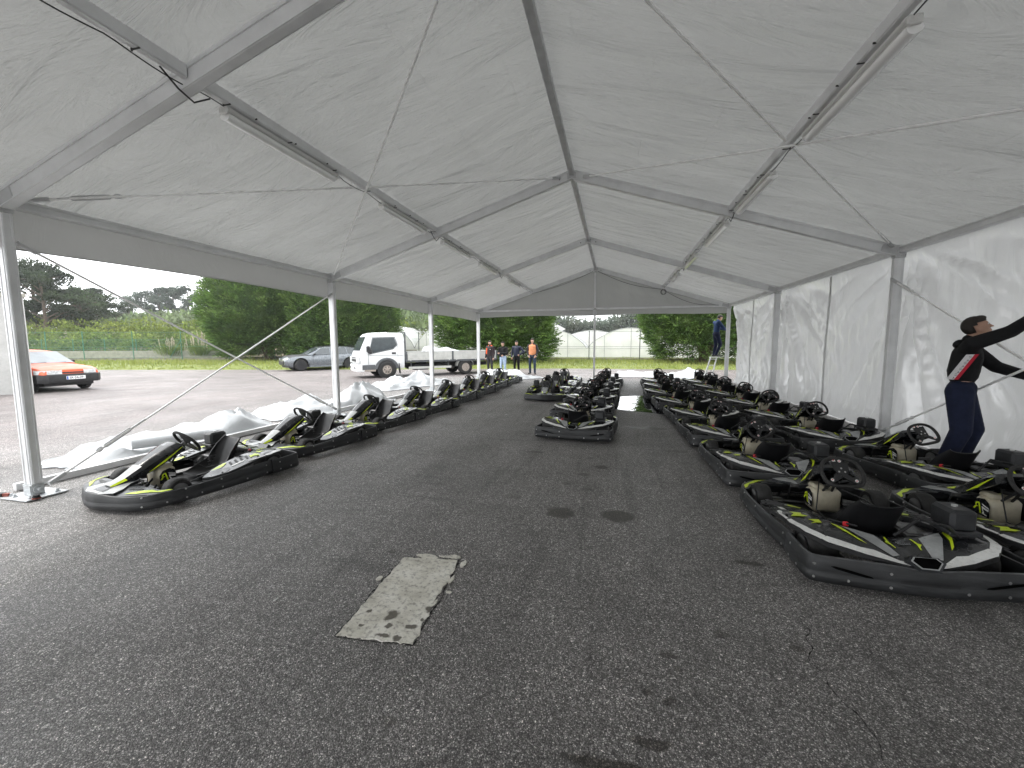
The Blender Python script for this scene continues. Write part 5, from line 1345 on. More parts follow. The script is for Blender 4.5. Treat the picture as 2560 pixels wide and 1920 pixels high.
def car(name, loc, rz, spec, lab):
    o = empty(name, loc, rz, lab, 'car'); sp = spec; L0, L1 = sp['rear'], sp['front']
    g = MB(); st = []; N = 70
    for i in range(N+1):
        y = lerp(L0, L1, i/N); w, zs, zb, zc = interp(sp['lower'], y)      # half width, sill z, shoulder z, centre z
        arch = 0
        for wy in sp['axles']:
            d = abs(y-wy)/(sp['r']*1.22)
            if d < 1: arch = max(arch, math.sqrt(1-d*d)*sp['r']*1.22+sp['r'])
        zl = max(zs, arch); zl = min(zl, zb-.05)
        zm = lerp(zs, zb, .55); zm = max(zm, zl+.01)
        st.append((y, [(w*.93, zl), (w*1.0, max(zl+.005, lerp(zs, zb, .3))), (w, zm), (w*.975, lerp(zm, zb, .7)), (w*.93, zb), (w*.72, lerp(zb, zc, .6)), (w*.35, lerp(zb, zc, .93)), (0, zc)]))
    V = body_loft(g, st, sp['paint'], lambda i, j: (sp['bonnet'] if sp.get('bonnet') and i > N*sp['bonnet_from'] and 4 <= j <= 9 and i < N-3 else sp['paint']))
    g.cap(V[0], sp['paint']); g.cap(V[-1][::-1], sp['paint']); g.build('body', parent=o, smooth=38)
    # cabin
    g = MB(); rows = []
    cab = sp['cabin']   # (y, half width at base, half width at roof, z base, z roof)
    for y, wb, wr, zb, zr in cab:
        P = [(wb, zb), (lerp(wb, wr, .5)+.02, lerp(zb, zr, .5)), (wr+.02, lerp(zb, zr, .88)), (wr*.86, zr-.01), (wr*.4, zr+.012), (0, zr+.016)]
        rows.append([(x, y, z) for x, z in P]+[(-x, y, z) for x, z in P[::-1][1:]])
    n = len(cab)
    V = g.grid(rows, sp['paint'], False, lambda i, j: sp['paint']); g.build('roof', parent=o, smooth=35)
    def quad(pts, m, nm):
        q = MB(); q.poly(pts, m); b_ = q.build(nm, parent=o, smooth=0); mo = b_.modifiers.new('t', 'SOLIDIFY'); mo.thickness = .008; mo.offset = 0; return b_
    for s_ in (1, -1):
        for (ya, yb, yc, yd, za, zt) in sp['side_glass']:     # bottom from ya to yb, top from yc to yd
            def at(y, t): 
                for A, B in zip(cab, cab[1:]):
                    if B[0] <= y <= A[0]:
                        k = (y-A[0])/(B[0]-A[0]); wb = lerp(A[1], B[1], k); wr = lerp(A[2], B[2], k); zb = lerp(A[3], B[3], k); zr = lerp(A[4], B[4], k); break
                else: wb, wr, zb, zr = cab[len(cab)//2][1:]
                q = (t-zb)/max(.01, zr-zb); return lerp(wb, wr, q)+.026
            quad([(s_*(at(ya, za)), ya, za), (s_*(at(yb, za)), yb, za), (s_*at(yc, zt), yc, zt), (s_*at(yd, zt), yd, zt)], 'car_glass', 'side_window')
    ws = sp['screen']; quad([(-ws[0], ws[1], ws[2]), (ws[0], ws[1], ws[2]), (ws[3], ws[4], ws[5]), (-ws[3], ws[4], ws[5])], ws[6], 'windscreen')
    for wy in sp['axles']:
        for s_ in (1, -1):
            wheel(o, s_*(sp['track']), wy, sp['r'], .21, s_, sp['wheels'])
    g = MB(); g.box((0, (L0+L1)/2, .30), (sp['track']*2-.1, (L1-L0)*.92, .22), 'black_trim'); g.build('underbody', parent=o)
    return o
# orange-red hatchback, three-quarter front view
red = car('red_hatchback', (-20.35, 10.42, 0), R(-91), dict(rear=-2.25, front=2.15, paint='orange_red_paint', r=.30, track=.72, axles=(1.38, -1.22), wheels='steel',
    lower=[(-2.25, .78, .42, .80, .84), (-1.9, .84, .28, .88, .92), (-.9, .86, .24, .90, .92), (.5, .86, .24, .90, .94), (1.0, .855, .25, .88, .95), (1.7, .83, .30, .82, .88), (2.05, .80, .42, .75, .79), (2.15, .72, .50, .71, .745)],
    cabin=[(1.02, .74, .70, .90, .93), (.30, .76, .60, .90, 1.36), (-.3, .76, .60, .90, 1.41), (-1.2, .76, .58, .90, 1.37), (-2.05, .70, .56, .88, .98)],
    side_glass=[(.82, -.38, -.38, .28, .93, 1.31), (-.44, -1.3, -1.15, -.44, .93, 1.31)], screen=(.70, 1.0, .955, .575, .36, 1.345, 'windscreen_pale')),
    'old orange red hatchback with black bumper parked beside the white building, front toward the yard')
g = MB(); g.grid([[(-.80, 1.75, z0), (-.84, 2.02, z0), (-.66, 2.21, z0), (0, 2.27, z0), (.66, 2.21, z0), (.84, 2.02, z0), (.80, 1.75, z0)] for z0 in (.30,)]+[[(-.83, 1.72, z0), (-.865, 2.03, z0), (-.68, 2.24, z0), (0, 2.30, z0), (.68, 2.24, z0), (.865, 2.03, z0), (.83, 1.72, z0)] for z0 in (.36, .50, .575)]+[[(-.79, 1.75, .60), (-.82, 1.99, .60), (-.64, 2.16, .60), (0, 2.20, .60), (.64, 2.16, .60), (.82, 1.99, .60), (.79, 1.75, .60)]], 'black_trim')
g.build('front_bumper', parent=red, smooth=30)
for s_ in (-1, 1):
    g = MB(); g.grid([[(s_*.30, 2.195, z), (s_*.55, 2.185, z), (s_*.72, 2.135, z), (s_*.825, 1.96, z), (s_*.845, 1.84, z)] for z in (.60, .735)], 'headlamp'); b_ = g.build('headlight', parent=red, smooth=40); mo = b_.modifiers.new('t', 'SOLIDIFY'); mo.thickness = .03
g = MB(); g.box((0, 2.155, .645), (.58, .03, .04), 'black_trim', bev=.005); g.build('grille_slot', parent=red)
g = MB(); g.box((0.0, 2.312, .47), (.52, .014, .115), 'plate_white', bev=.003); g.box((.235, 2.3205, .47), (.04, .004, .105), 'plate_blue')
M_ = Matrix(((-1, 0, 0, -.01), (0, 0, 0, 2.3215), (0, 1, 0, .468), (0, 0, 0, 1)))
text_tris(g, 'IX-24-09', .105, M_, 'black_trim', .002); g.build('number_plate', parent=red, smooth=0)
g = MB(); g.tube([(-.50, .97, .975), (-.1, .93, .99)], .008, 'black_trim', 5); g.tube([(.05, .98, .975), (.5, .92, .99)], .008, 'black_trim', 5); g.build('wiper', parent=red)
for s_ in (-1, 1): g = MB(); g.box((s_*.86, .62, .99), (.16, .07, .10), 'black_trim', bev=.02); g.build('mirror', parent=red)
g = MB(); g.lathe([(.025, 0), (.02, .04)], (.05, -.1, 1.425), 'z', 'decal_white', 8); g.box((.05, -.1, 1.47), (.16, .03, .02), 'decal_white'); g.build('roof_aerial', parent=red)
# grey estate, side view
aud = car('grey_estate_car', (-17.7, 22.5, 0), R(145), dict(rear=-2.45, front=2.28, paint='grey_paint', r=.345, track=.83, axles=(1.45, -1.38), wheels='black', bonnet='black_trim', bonnet_from=.70,
    lower=[(-2.45, .80, .45, .92, .95), (-2.1, .92, .26, .96, 1.0), (-1.2, .95, .22, .95, .98), (.2, .94, .20, .90, .95), (1.0, .95, .20, .88, .96), (1.7, .94, .24, .85, .94), (2.12, .86, .30, .75, .84), (2.28, .70, .36, .62, .70)],
    cabin=[(1.05, .80, .76, .92, .95), (.35, .82, .66, .92, 1.34), (-.3, .83, .66, .93, 1.42), (-1.3, .83, .65, .95, 1.40), (-2.0, .80, .62, .97, 1.32), (-2.36, .74, .6, .97, 1.05)],
    side_glass=[(.78, -.22, -.22, .25, .95, 1.33), (-.28, -1.25, -1.20, -.28, .96, 1.35), (-1.30, -2.0, -1.80, -1.26, .98, 1.33)], screen=(.72, 1.0, .97, .60, .42, 1.325, 'car_glass')),
    'dark grey estate car with black bonnet and black wheels, parked behind the white truck')
for s_ in (-1, 1):
    g = MB(); g.grid([[(s_*.40, 2.30, z), (s_*.66, 2.24, z), (s_*.86, 2.05, z)] for z in (.64, .73)], 'headlamp'); b_ = g.build('headlight', parent=aud); mo = b_.modifiers.new('t', 'SOLIDIFY'); mo.thickness = .03
    g = MB(); g.box((s_*.99, .70, .97), (.20, .10, .12), 'black_trim', bev=.03); g.build('mirror', parent=aud)
    for y in (.05, -.95): g = MB(); g.box((s_*.955, y, .80), (.03, .18, .03), 'grey_paint', bev=.01); g.build('door_handle', parent=aud)
    for y in (.78, -.25, -1.30): g = MB(); g.box((s_*.945, y, .60), (.012, .008, .58), 'black_trim'); g.build('door_gap', parent=aud)
    g = MB(); g.tube([(s_*.945, 1.0, .25), (s_*.955, 0, .24), (s_*.95, -.9, .28)], .028, 'grey_paint', 6); g.build('side_skirt', parent=aud)
    g = MB(); g.tube([(s_*.60, .3, 1.40), (s_*.60, -.6, 1.455), (s_*.58, -1.9, 1.40)], .014, 'black_trim', 6); g.build('roof_rail', parent=aud)
g = MB(); g.box((0, 2.29, .48), (1.0, .04, .20), 'black_trim', bev=.01); g.build('grille', parent=aud)
# white flatbed truck
tr = empty('flatbed_truck', (-9.89, 19.2, 0), R(134), 'white flatbed truck with open aluminium dropsides, parked outside beyond the left kart row', 'truck')
HW = .93
g = MB(); st = []
prof = [(.42, 2.62), (.70, 2.70), (1.12, 2.70), (1.28, 2.66)]     # front face y by height
# cab lofted across heights: plan section at every level
def cabring(z, yf, yr, w, rf):
    P = []
    for k in range(7): a = PI/2*k/6; P.append((w-rf+rf*math.cos(a), yf-rf+rf*math.sin(a)))
    P = [(w, yr)]+P; return [(x, y, z) for x, y in P]+[(-x, y, z) for x, y in P[::-1]]
lv = [(.40, 2.60, .62, .86, .12), (.55, 2.70, .62, .92, .14), (.95, 2.72, .62, .94, .14), (1.16, 2.66, .62, .935, .14), (1.24, 2.62, .62, .925, .14), (1.60, 2.46, .62, .89, .12), (1.93, 2.30, .62, .85, .12), (2.04, 2.18, .66, .80, .14), (2.09, 2.0, .74, .70, .16)]
rows = [cabring(*l) for l in lv]; V = g.grid(rows, 'white_paint', True); g.cap(V[-1], 'white_paint'); g.cap(V[0][::-1], 'black_trim')
g.build('cab', parent=tr, smooth=40)
def pl(pts, m, nm, par=tr, th=.012):
    q = MB(); q.poly(pts, m); b_ = q.build(nm, parent=par, smooth=0); mo = b_.modifiers.new('t', 'SOLIDIFY'); mo.thickness = th; mo.offset = 0; return b_
pl([(-.80, 2.635, 1.27), (.80, 2.635, 1.27), (.75, 2.345, 1.90), (-.75, 2.345, 1.90)], 'car_glass', 'windscreen')
for s_ in (1, -1):
    pl([(s_*.925, 2.25, 1.12), (s_*.925, 2.18, 1.30), (s_*.87, 2.05, 1.83), (s_*.865, 1.06, 1.86), (s_*.91, .98, 1.52), (s_*.925, 1.15, 1.36)], 'car_glass', 'side_window', th=.02)
    g = MB(); g.tube([(s_*.933, 2.27, 1.10), (s_*.93, 2.19, 1.30), (s_*.872, 2.07, 1.86), (s_*.868, 1.04, 1.89), (s_*.915, .95, 1.52), (s_*.933, 1.15, 1.34)], .018, 'dark_grey_trim', 6, closed=True); g.build('window_frame', parent=tr)
    g = MB()
    for a, b_ in (((s_*.945, 2.28, .60), (s_*.94, 2.28, 1.10)), ((s_*.945, .93, .95), (s_*.87, .93, 1.95)), ((s_*.946, 2.28, 1.04), (s_*.946, .70, 1.04))): g.tube([a, b_], .007, 'dark_grey_trim', 4)
    g.build('door_gap', parent=tr)
    g = MB(); g.box((s_*.945, 1.12, 1.14), (.02, .20, .09), 'black_trim', bev=.008); g.build('door_handle', parent=tr)
    g = MB(); g.box((s_*.86, 2.69, .82), (.17, .16, .30), 'headlamp', (0, 0, s_*-.5), .03); g.build('headlight', parent=tr)
    g = MB(); g.box((s_*1.06, 2.30, 1.34), (.05, .16, .26), 'black_trim', bev=.02); g.box((s_*1.03, 2.22, 1.24), (.12, .22, .20), 'black_trim', bev=.04); g.tube([(s_*.92, 2.3, 1.2), (s_*1.05, 2.32, 1.25), (s_*1.05, 2.32, 1.45), (s_*.9, 2.25, 1.5)], .012, 'black_trim', 5); g.build('mirror', parent=tr)
    # dark sill, wheel arch and mud flap
    g = MB(); rows = []
    for k in range(13):
        a = PI*(.02+.96*k/12); rows.append([(s_*x, 1.45+math.cos(a)*r_, .375+math.sin(a)*r_) for x, r_ in ((.955, .44), (.965, .47), (.965, .53), (.955, .56), (.80, .56), (.80, .44))])
    V = g.grid(rows, 'dark_grey_trim', True); g.build('wheel_arch', parent=tr, smooth=40)
    g = MB(); g.lathe([(.44, -.05), (.44, .002)] if s_ > 0 else [(.44, -.002), (.44, .05)], (s_*.945, 1.45, .40), 'x', 'black_trim', 24); g.build('arch_well', parent=tr)
    g = MB(); g.box((s_*.93, 2.28, .50), (.08, .60, .24), 'dark_grey_trim', bev=.02); g.box((s_*.93, 2.22, .36), (.07, .5, .10), 'wheel_cream', bev=.01); g.build('step', parent=tr)
    g = MB(); g.box((s_*.86, .86, .42), (.26, .02, .50), 'black_trim', (-.15, 0, 0)); g.box((s_*.90, .84, .62), (.14, .03, .24), 'white_paint', bev=.01); g.build('mud_flap', parent=tr)
pl([(-.62, 2.735, .74), (.62, 2.735, .74), (.62, 2.735, .98), (-.62, 2.735, .98)], 'white_paint', 'grille_panel')
for z, h_, m_ in ((.94, .05, 'dark_grey_trim'), (.82, .11, 'black_trim')): g = MB(); g.box((0, 2.75, z), (.95, .03, h_), m_, bev=.006); g.build('grille_slot', parent=tr)
g = MB(); rows = [[(x*s1, y+dy, z) for x, y in ((-.95, 2.30), (-.97, 2.62), (-.80, 2.80), (0, 2.84), (.80, 2.80), (.97, 2.62), (.95, 2.30))] for z, s1, dy in ((.30, .97, -.03), (.36, 1, 0), (.58, 1, 0), (.64, .98, -.03))]; g.grid(rows, 'white_paint'); g.build('front_bumper', parent=tr, smooth=30)
for s_ in (-1, 1): g = MB(); g.box((s_*.55, 2.82, .48), (.22, .03, .10), 'dark_grey_trim', bev=.01); g.build('fog_lamp', parent=tr)
g = MB(); g.box((0, 1.35, 2.11), (.9, .08, .035), 'white_paint', bev=.01); g.box((.1, 2.02, 2.10), (.14, .06, .03), 'dark_grey_trim', bev=.01); g.build('roof_marker', parent=tr)
# chassis and load bed
g = MB()
for s_ in (-1, 1): g.beam((s_*.36, 2.2, .52), (s_*.36, -4.0, .52), .08, .18, 'black_trim')
for y in (.5, -.5, -1.5, -2.9): g.box((0, y, .62), (1.7, .08, .10), 'black_trim')
g.box((.60, -.25, .45), (.35, .75, .30), 'black_trim', bev=.03); g.box((-.60, -.25, .45), (.35, .75, .30), 'black_trim', bev=.03); g.tube([(-.8, 1.45, .375), (.8, 1.45, .375)], .05, 'black_trim', 8); g.tube([(-.75, -2.53+.0, .375), (.75, -2.53, .375)], .07, 'black_trim', 8)
g.build('chassis', parent=tr)
g = MB(); g.box((0, -1.87, .735), (1.96, 4.88, .10), 'dark_grey_trim', bev=.01); g.build('bed_floor', parent=tr)
def dropside(pts0, pts1, nm='dropside'):
    A = Vector((*pts0, .99)); B = Vector((*pts1, .99)); g = MB(); g.beam(A, B, .028, .40, 'bed_panel', bev=.004); d = (B-A).normalized(); sx = d.cross(Vector((0, 0, 1)))
    for z in (.195, .03, -.10, -.19): 
        for s_ in (1, -1): g.beam(A+sx*.018*s_+Vector((0, 0, z)), B+sx*.018*s_+Vector((0, 0, z)), .014, .028, 'bed_panel')
    for q in (.06, .5, .94):
        for s_ in (1, -1): g.box(A.lerp(B, q)+sx*.02*s_+Vector((0, 0, -.20)), (.04, .05, .07), 'bed_panel')
    g.build(nm, parent=tr)
for s_ in (-1, 1): dropside((s_*.975, .48), (s_*.975, -1.77)); dropside((s_*.975, -1.87), (s_*.975, -4.28))
dropside((-.95, -4.30), (.95, -4.30), 'tailboard')
for s_ in (-1, 1):
    for y in (.54, -1.82, -4.32): g = MB(); g.box((s_*.975, y, .98), (.06, .075, .46), 'dark_grey_trim', bev=.006); g.build('stake', parent=tr)
g = MB()
for x in (-.9, 0, .9): g.box((x, .57, 1.45), (.06, .06, 1.35), 'dark_grey_trim')
for z in (1.2, 1.66, 2.10): g.box((0, .57, z), (1.84, .04, .05), 'dark_grey_trim')
for x in (-.6, -.3, .3, .6): g.box((x, .57, 1.65), (.025, .025, .9), 'dark_grey_trim')
g.box((0, .60, .95), (1.88, .04, .40), 'dark_grey_trim'); g.build('headboard', parent=tr)
for s_ in (-1, 1):
    g = MB(); g.beam((s_*.93, .42, .42), (s_*.93, -1.75, .42), .03, .11, 'bed_panel')
    for y in (.3, -.7, -1.6): g.box((s_*.91, y, .56), (.03, .04, .26), 'dark_grey_trim')
    g.build('side_guard', parent=tr)
    g = MB(); rows = []
    for k in range(13):
        a = PI*(.05+.9*k/12); rows.append([(s_*x, -2.53+math.cos(a)*.47, .375+math.sin(a)*.47+dz) for x, dz in ((.62, 0), (.96, 0), (.965, -.02), (.96, .012), (.62, .012))])
    g.grid(rows, 'bed_panel', True); g.build('rear_mudguard', parent=tr, smooth=50)
    wheel(tr, s_*.865, 1.45, .375, .22, s_, 'cream'); wheel(tr, s_*.865, -2.53, .375, .22, s_, 'rear')
# load: box and cloth on the bed
random.seed(8)
b = MB(); b.box((0, 0, .13), (.9, .45, .26), 'dark_grey_trim', bev=.02); o = b.build('storage_crate', loc=(-9.89-.12+.10, 19.2-.10+.12, .79), rz=R(134)); tag(o, 'dark grey crate standing in the truck bed behind the headboard', 'crate')
tarp('folded_cloth', -8.75, 20.25, 1.15, .6, R(44), [(.3, 0, .5, .16), (-.5, .1, .4, .20)], 21.3, 'white cloth bundle piled in the truck bed', .30, .14, None).location.z = .93
# ------------------------------------------------------------------ people: each body is one continuous remeshed surface, clothes over it
pmat('skin', (.42, .25, .18), .55, var=.08, vscale=12)
pmat('hair_dark', (.018, .013, .010), .7, var=.4, vscale=60, bump=.6, bscale=220)
def cloth(name, col, rough=.85, var=.2, bump=.35, bs=14):
    m, t = newmat(name); c = t.coord(); f = t.noise(c, bs, 4, .6)
    t.l(t.ramp(f, [(.3, tuple(x*(1-var) for x in col)), (.7, tuple(x*(1+var) for x in col))]), t.b.inputs['Base Color'])
    t.b.inputs['Roughness'].default_value = rough; t.b.inputs['Specular IOR Level'].default_value = .25
    t.l(t.bump(f, bump, .03), t.b.inputs['Normal'])
cloth('black_cloth', (.010, .010, .011)); cloth('navy_trousers', (.010, .014, .035)); cloth('brown_black_jacket', (.022, .014, .015), .6); cloth('navy_jacket', (.018, .022, .04), .45, bs=24)
cloth('light_jeans', (.36, .45, .58)); cloth('dark_jeans', (.03, .045, .07)); cloth('grey_trousers', (.035, .035, .038)); cloth('orange_vest', (.62, .25, .12), .5); cloth('blue_jacket', (.02, .04, .10)); cloth('red_cloth', (.45, .02, .04)); cloth('orange_cloth', (.75, .12, .04)); cloth('white_cloth', (.62, .62, .63), .8, .08)
def capsule(g, a, b, r1, r2, m='skin', flat=1., ref=None, n=12):
    a = Vector(a); b = Vector(b); d = b-a; L = d.length
    if L < 1e-6: d = Vector((0, 0, 1)); L = 1e-6
    d = d.normalized(); x = Vector(ref if ref else (1, 0, 0)); x = (x-d*x.dot(d)); x = x.normalized() if x.length > 1e-3 else d.orthogonal().normalized(); y = d.cross(x)
    rows = []
    for k in range(5): t = PI/2*k/4; rows.append((a-d*(r1*math.cos(t)), r1*math.sin(t)))
    for k in range(5): t = PI/2*k/4; rows.append((b+d*(r2*math.sin(t)), r2*math.cos(t)))
    rows = [(p, max(r_, 1e-4)) for p, r_ in rows]
    V = g.grid([[p+x*(r_*math.cos(2*PI*k/n))+y*(r_*flat*math.sin(2*PI*k/n)) for k in range(n)] for p, r_ in rows], m, True)
    g.cap(V[0][::-1], m); g.cap(V[-1], m)
def remesh(o, vox, it=4, f=.6):
    a = o.modifiers.new('join', 'REMESH'); a.mode = 'VOXEL'; a.voxel_size = vox; a.use_smooth_shade = True
    b = o.modifiers.new('soft', 'SMOOTH'); b.factor = f; b.iterations = it
def person(loc, rz, H, P, clothes, lab, vox=.014, hair='short', beard=False, grp=None, look=0., tilt=0.):
    """P: joints in metres for a 1.75 m body, facing +y; keys l_/r_ shoulder elbow wrist hip knee ankle toe, plus pelvis chest neck head"""
    o = None; k = H/1.75; J = {n: Vector(v)*k for n, v in P.items()}
    g = MB(); X = (1, 0, 0)
    hd = J['head']; Rh = Euler((tilt, 0, look)).to_matrix()
    def hv(v): return hd+Rh @ (Vector(v)*k)
    # head: skull, jaw, nose, ears, brow
    g.ell(hv((0, 0, .015)), (.074*k, .092*k, .100*k), 'skin', Rh, 20, 14); g.ell(hv((0, .020, -.055)), (.054*k, .066*k, .062*k), 'skin', Rh, 16, 12)
    capsule(g, hv((0, .088, .015)), hv((0, .106, -.018)), .008*k, .013*k); g.ell(hv((0, .085, -.052)), (.024*k, .012*k, .009*k), 'skin', Rh, 10, 6); g.ell(hv((0, .080, .038)), (.050*k, .015*k, .011*k), 'skin', Rh, 10, 6)
    for s_ in (-1, 1): g.ell(hv((s_*.075, -.006, .0)), (.010*k, .019*k, .031*k), 'skin', Rh, 10, 8)
    capsule(g, J['neck'], hd+(J['neck']-hd)*.25, .058*k, .052*k)
    capsule(g, J['chest'], J['neck'], .10*k, .06*k, flat=.75); capsule(g, J['pelvis'], J['chest'], .135*k, .155*k, flat=.66); capsule(g, J['pelvis']+Vector((-.06*k, 0, -.02*k)), J['pelvis']+Vector((.06*k, 0, -.02*k)), .115*k, .115*k)
    for s_, q in ((-1, 'l_'), (1, 'r_')):
        sh, el, wr = J[q+'shoulder'], J[q+'elbow'], J[q+'wrist']
        capsule(g, J['chest']+Vector((0, 0, .05*k)), sh, .085*k, .062*k); capsule(g, sh, el, .055*k, .042*k); capsule(g, el, wr, .042*k, .028*k)
        # hand: palm, four fingers, thumb
        d = (J[q+'hand']-wr).normalized() if q+'hand' in J else (wr-el).normalized()
        side = d.cross(Vector((0, 1, 0))); side = side.normalized() if side.length > .1 else Vector((0, 0, 1)); nn = d.cross(side)
        pc = wr+d*.05*k; capsule(g, wr+d*.015*k, wr+d*.075*k, .030*k, .038*k, flat=.42, ref=tuple(side))
        for i, (o_, L_) in enumerate(((-.028, .060), (-.010, .072), (.009, .068), (.027, .054))):
            b0 = wr+d*.095*k+side*o_*k; m0 = b0+d*(L_*.55*k)+nn*.008*k; capsule(g, b0, m0, .0095*k, .009*k, n=8); capsule(g, m0, m0+(d*.8+nn*.55).normalized()*(L_*.5*k), .009*k, .0075*k, n=8)
        t0 = wr+d*.035*k-side*.030*k; capsule(g, t0, t0+(d*.7-side*.55+nn*.3)*.045*k, .013*k, .011*k, n=8); capsule(g, t0+(d*.7-side*.55+nn*.3)*.045*k, t0+(d*1.5-side*.7+nn*.6)*.045*k, .011*k, .009*k, n=8)
        hp, kn, an, to = J[q+'hip'], J[q+'knee'], J[q+'ankle'], J[q+'toe']
        capsule(g, hp, kn, .088*k, .056*k); capsule(g, kn, an, .056*k, .036*k); capsule(g, an+Vector((0, 0, -.03*k)), to, .042*k, .034*k, flat=.75)
    body = g.build('person', smooth=80, loc=loc, rz=rz); remesh(body, vox, 3); tag(body, lab, 'person', grp)
    def child(nm, vx=vox*1.15, it=4):
        def fin(g_, vx=vx, it=it):
            c = g_.build(nm, parent=body, smooth=80)
            if vx: remesh(c, vx, it)
            return c
        return fin
    jm = clothes['top']; g = MB(); puff = clothes.get('puff', .0); wl = clothes.get('hem', 0.)
    pe = J['pelvis']+Vector((0, 0, (.04+wl)*k))
    capsule(g, pe, J['chest'], (.150+puff)*k, (.170+puff)*k, jm, .70); capsule(g, J['chest'], J['neck']-Vector((0, 0, .03*k)), (.14+puff)*k, .075*k, jm, .8)
    capsule(g, J['chest'].lerp(J['neck'], .6), J['neck']+Vector((0, 0, .015*k)), .085*k, .072*k, jm)
    vest = clothes.get('sleeves')
    for q in ('l_', 'r_'):
        capsule(g, J['chest']+Vector((0, 0, .06*k)), J[q+'shoulder'] if not vest else J['chest'].lerp(J[q+'shoulder'], .72), (.10+puff)*k, .080*k, jm)
        if not vest: capsule(g, J[q+'shoulder'], J[q+'elbow'], .078*k, .064*k, jm); capsule(g, J[q+'elbow'], J[q+'elbow'].lerp(J[q+'wrist'], .96), .064*k, .050*k, jm)
    if puff:
        for i in range(6):
            c = pe.lerp(J['chest'], i/5*1.05); capsule(g, c-Vector((0, 0, .004)), c+Vector((0, 0, .004)), (.166+puff)*k, (.166+puff)*k, jm, .74)
    child(clothes.get('top_name', 'jacket'))(g)
    if vest:
        g = MB()
        for q in ('l_', 'r_'): capsule(g, J[q+'shoulder'], J[q+'elbow'], .072*k, .060*k, vest); capsule(g, J[q+'elbow'], J[q+'elbow'].lerp(J[q+'wrist'], .96), .060*k, .046*k, vest)
        capsule(g, J['l_shoulder'], J['r_shoulder'], .05*k, .05*k, vest); child('jumper')(g)
    tm = clothes['legs']; g = MB()
    capsule(g, J['pelvis']+Vector((-.055*k, 0, -.02*k)), J['pelvis']+Vector((.055*k, 0, -.02*k)), .125*k, .125*k, tm); capsule(g, J['pelvis']-Vector((0, 0, .03*k)), J['pelvis']+Vector((0, 0, (.06 if not wl else -.01)*k)), .14*k, .142*k, tm, .75)
    lo = clothes.get('loose', 0.)
    for q in ('l_', 'r_'): capsule(g, J[q+'hip'], J[q+'knee'], (.102+lo)*k, (.070+lo)*k, tm); capsule(g, J[q+'knee'], J[q+'ankle']+Vector((0, 0, .01*k)), (.070+lo)*k, (.054+lo)*k, tm)
    child('trousers')(g)
    for q in ('l_', 'r_'):
        g = MB(); an, to = J[q+'ankle'], J[q+'toe']; capsule(g, an+Vector((0, 0, -.035*k))+(an-to).normalized()*.03*k, to, .052*k, .042*k, clothes.get('shoes', 'matt_black'), .8); child('shoe')(g)
    # hair
    g = MB(); hm = 'hair_dark'
    g.ell(hv((0, -.014, .035)), (.081*k, .097*k, .095*k), hm, Rh, 18, 12); g.ell(hv((0, .030, .092)), (.058*k, .055*k, .028*k), hm, Rh, 12, 8)
    hair = g.build('hair', parent=body, smooth=80)
    # keep the face clear: hair only above a sloping line
    me = hair.data; bm = bmesh.new(); bm.from_mesh(me); Ri = Rh.transposed(); dead = []
    for v in bm.verts:
        q = Ri @ ((v.co-hd)/k)
        if q.z < .055-.9*max(0, .05-q.y)*1.0 and q.z < .06 and q.y > -.02 or q.z < -.045 and not beard: dead.append(v)
    bmesh.ops.delete(bm, geom=dead, context='VERTS'); bm.to_mesh(me); bm.free()
    mo = hair.modifiers.new('t', 'SOLIDIFY'); mo.thickness = .012*k; mo.offset = 1
    if beard:
        g = MB(); g.ell(hv((0, .034, -.075)), (.055*k, .060*k, .045*k), hm, Rh, 12, 8); g.build('beard', parent=body, smooth=80)
    g = MB()
    for s_ in (-1, 1): g.ell(hv((s_*.030, .084, .020)), (.013*k, .008*k, .008*k), 'decal_white', Rh, 10, 6); g.ell(hv((s_*.030, .0905, .020)), (.0055*k, .004*k, .0055*k), 'matt_black', Rh, 8, 5)
    g.build('eyes', parent=body, smooth=80)
    return body, J, k, child
def stance(**kw):
    P = dict(pelvis=(0, 0, .96), chest=(0, 0, 1.30), neck=(0, 0, 1.49), head=(0, .02, 1.635), l_shoulder=(-.19, 0, 1.42), r_shoulder=(.19, 0, 1.42), l_elbow=(-.25, -.02, 1.13), r_elbow=(.25, -.02, 1.13), l_wrist=(-.25, .06, .88), r_wrist=(.25, .06, .88),
             l_hip=(-.09, 0, .93), r_hip=(.09, 0, .93), l_knee=(-.11, .02, .50), r_knee=(.11, .02, .50), l_ankle=(-.12, -.02, .085), r_ankle=(.12, -.02, .085), l_toe=(-.14, .13, .042), r_toe=(.14, .13, .042))
    P.update(kw); return P
FG = 'four men standing and talking by the truck'
b1, J, k, ch = person((-6.22, 20.7, 0), R(160), 1.70, stance(), dict(top='brown_black_jacket', legs='grey_trousers', puff=.015), 'bearded man in dark jacket with orange panels and orange collar, leftmost of the group', .016, beard=True, grp=FG, look=R(55))
g = MB(); capsule(g, (.135, .085, 1.30), (.165, .080, 1.06), .040, .034, 'orange_cloth', .9); o_ = g.build('sleeve_panel', parent=b1, smooth=80)
g = MB(); capsule(g, (-.07, -.02, 1.435), (.07, -.02, 1.435), .062, .062, 'orange_cloth'); g.build('collar', parent=b1, smooth=80)
g = MB()
for s_ in range(5): g.box((-.14+.012*s_, .142, 1.27), (.009, .004, .02), 'decal_white')
g.build('chest_print', parent=b1, smooth=0)
person((-5.42, 20.3, 0), R(172), 1.64, stance(l_elbow=(-.26, .06, 1.14), l_wrist=(.08, .22, 1.16), r_elbow=(.27, .03, 1.10), r_wrist=(.03, .20, 1.00), r_hand=(-.1, .24, 1.02)), dict(top='black_cloth', legs='light_jeans'), 'man in black jacket and light blue jeans with folded arms', .016, grp=FG, look=R(-10))
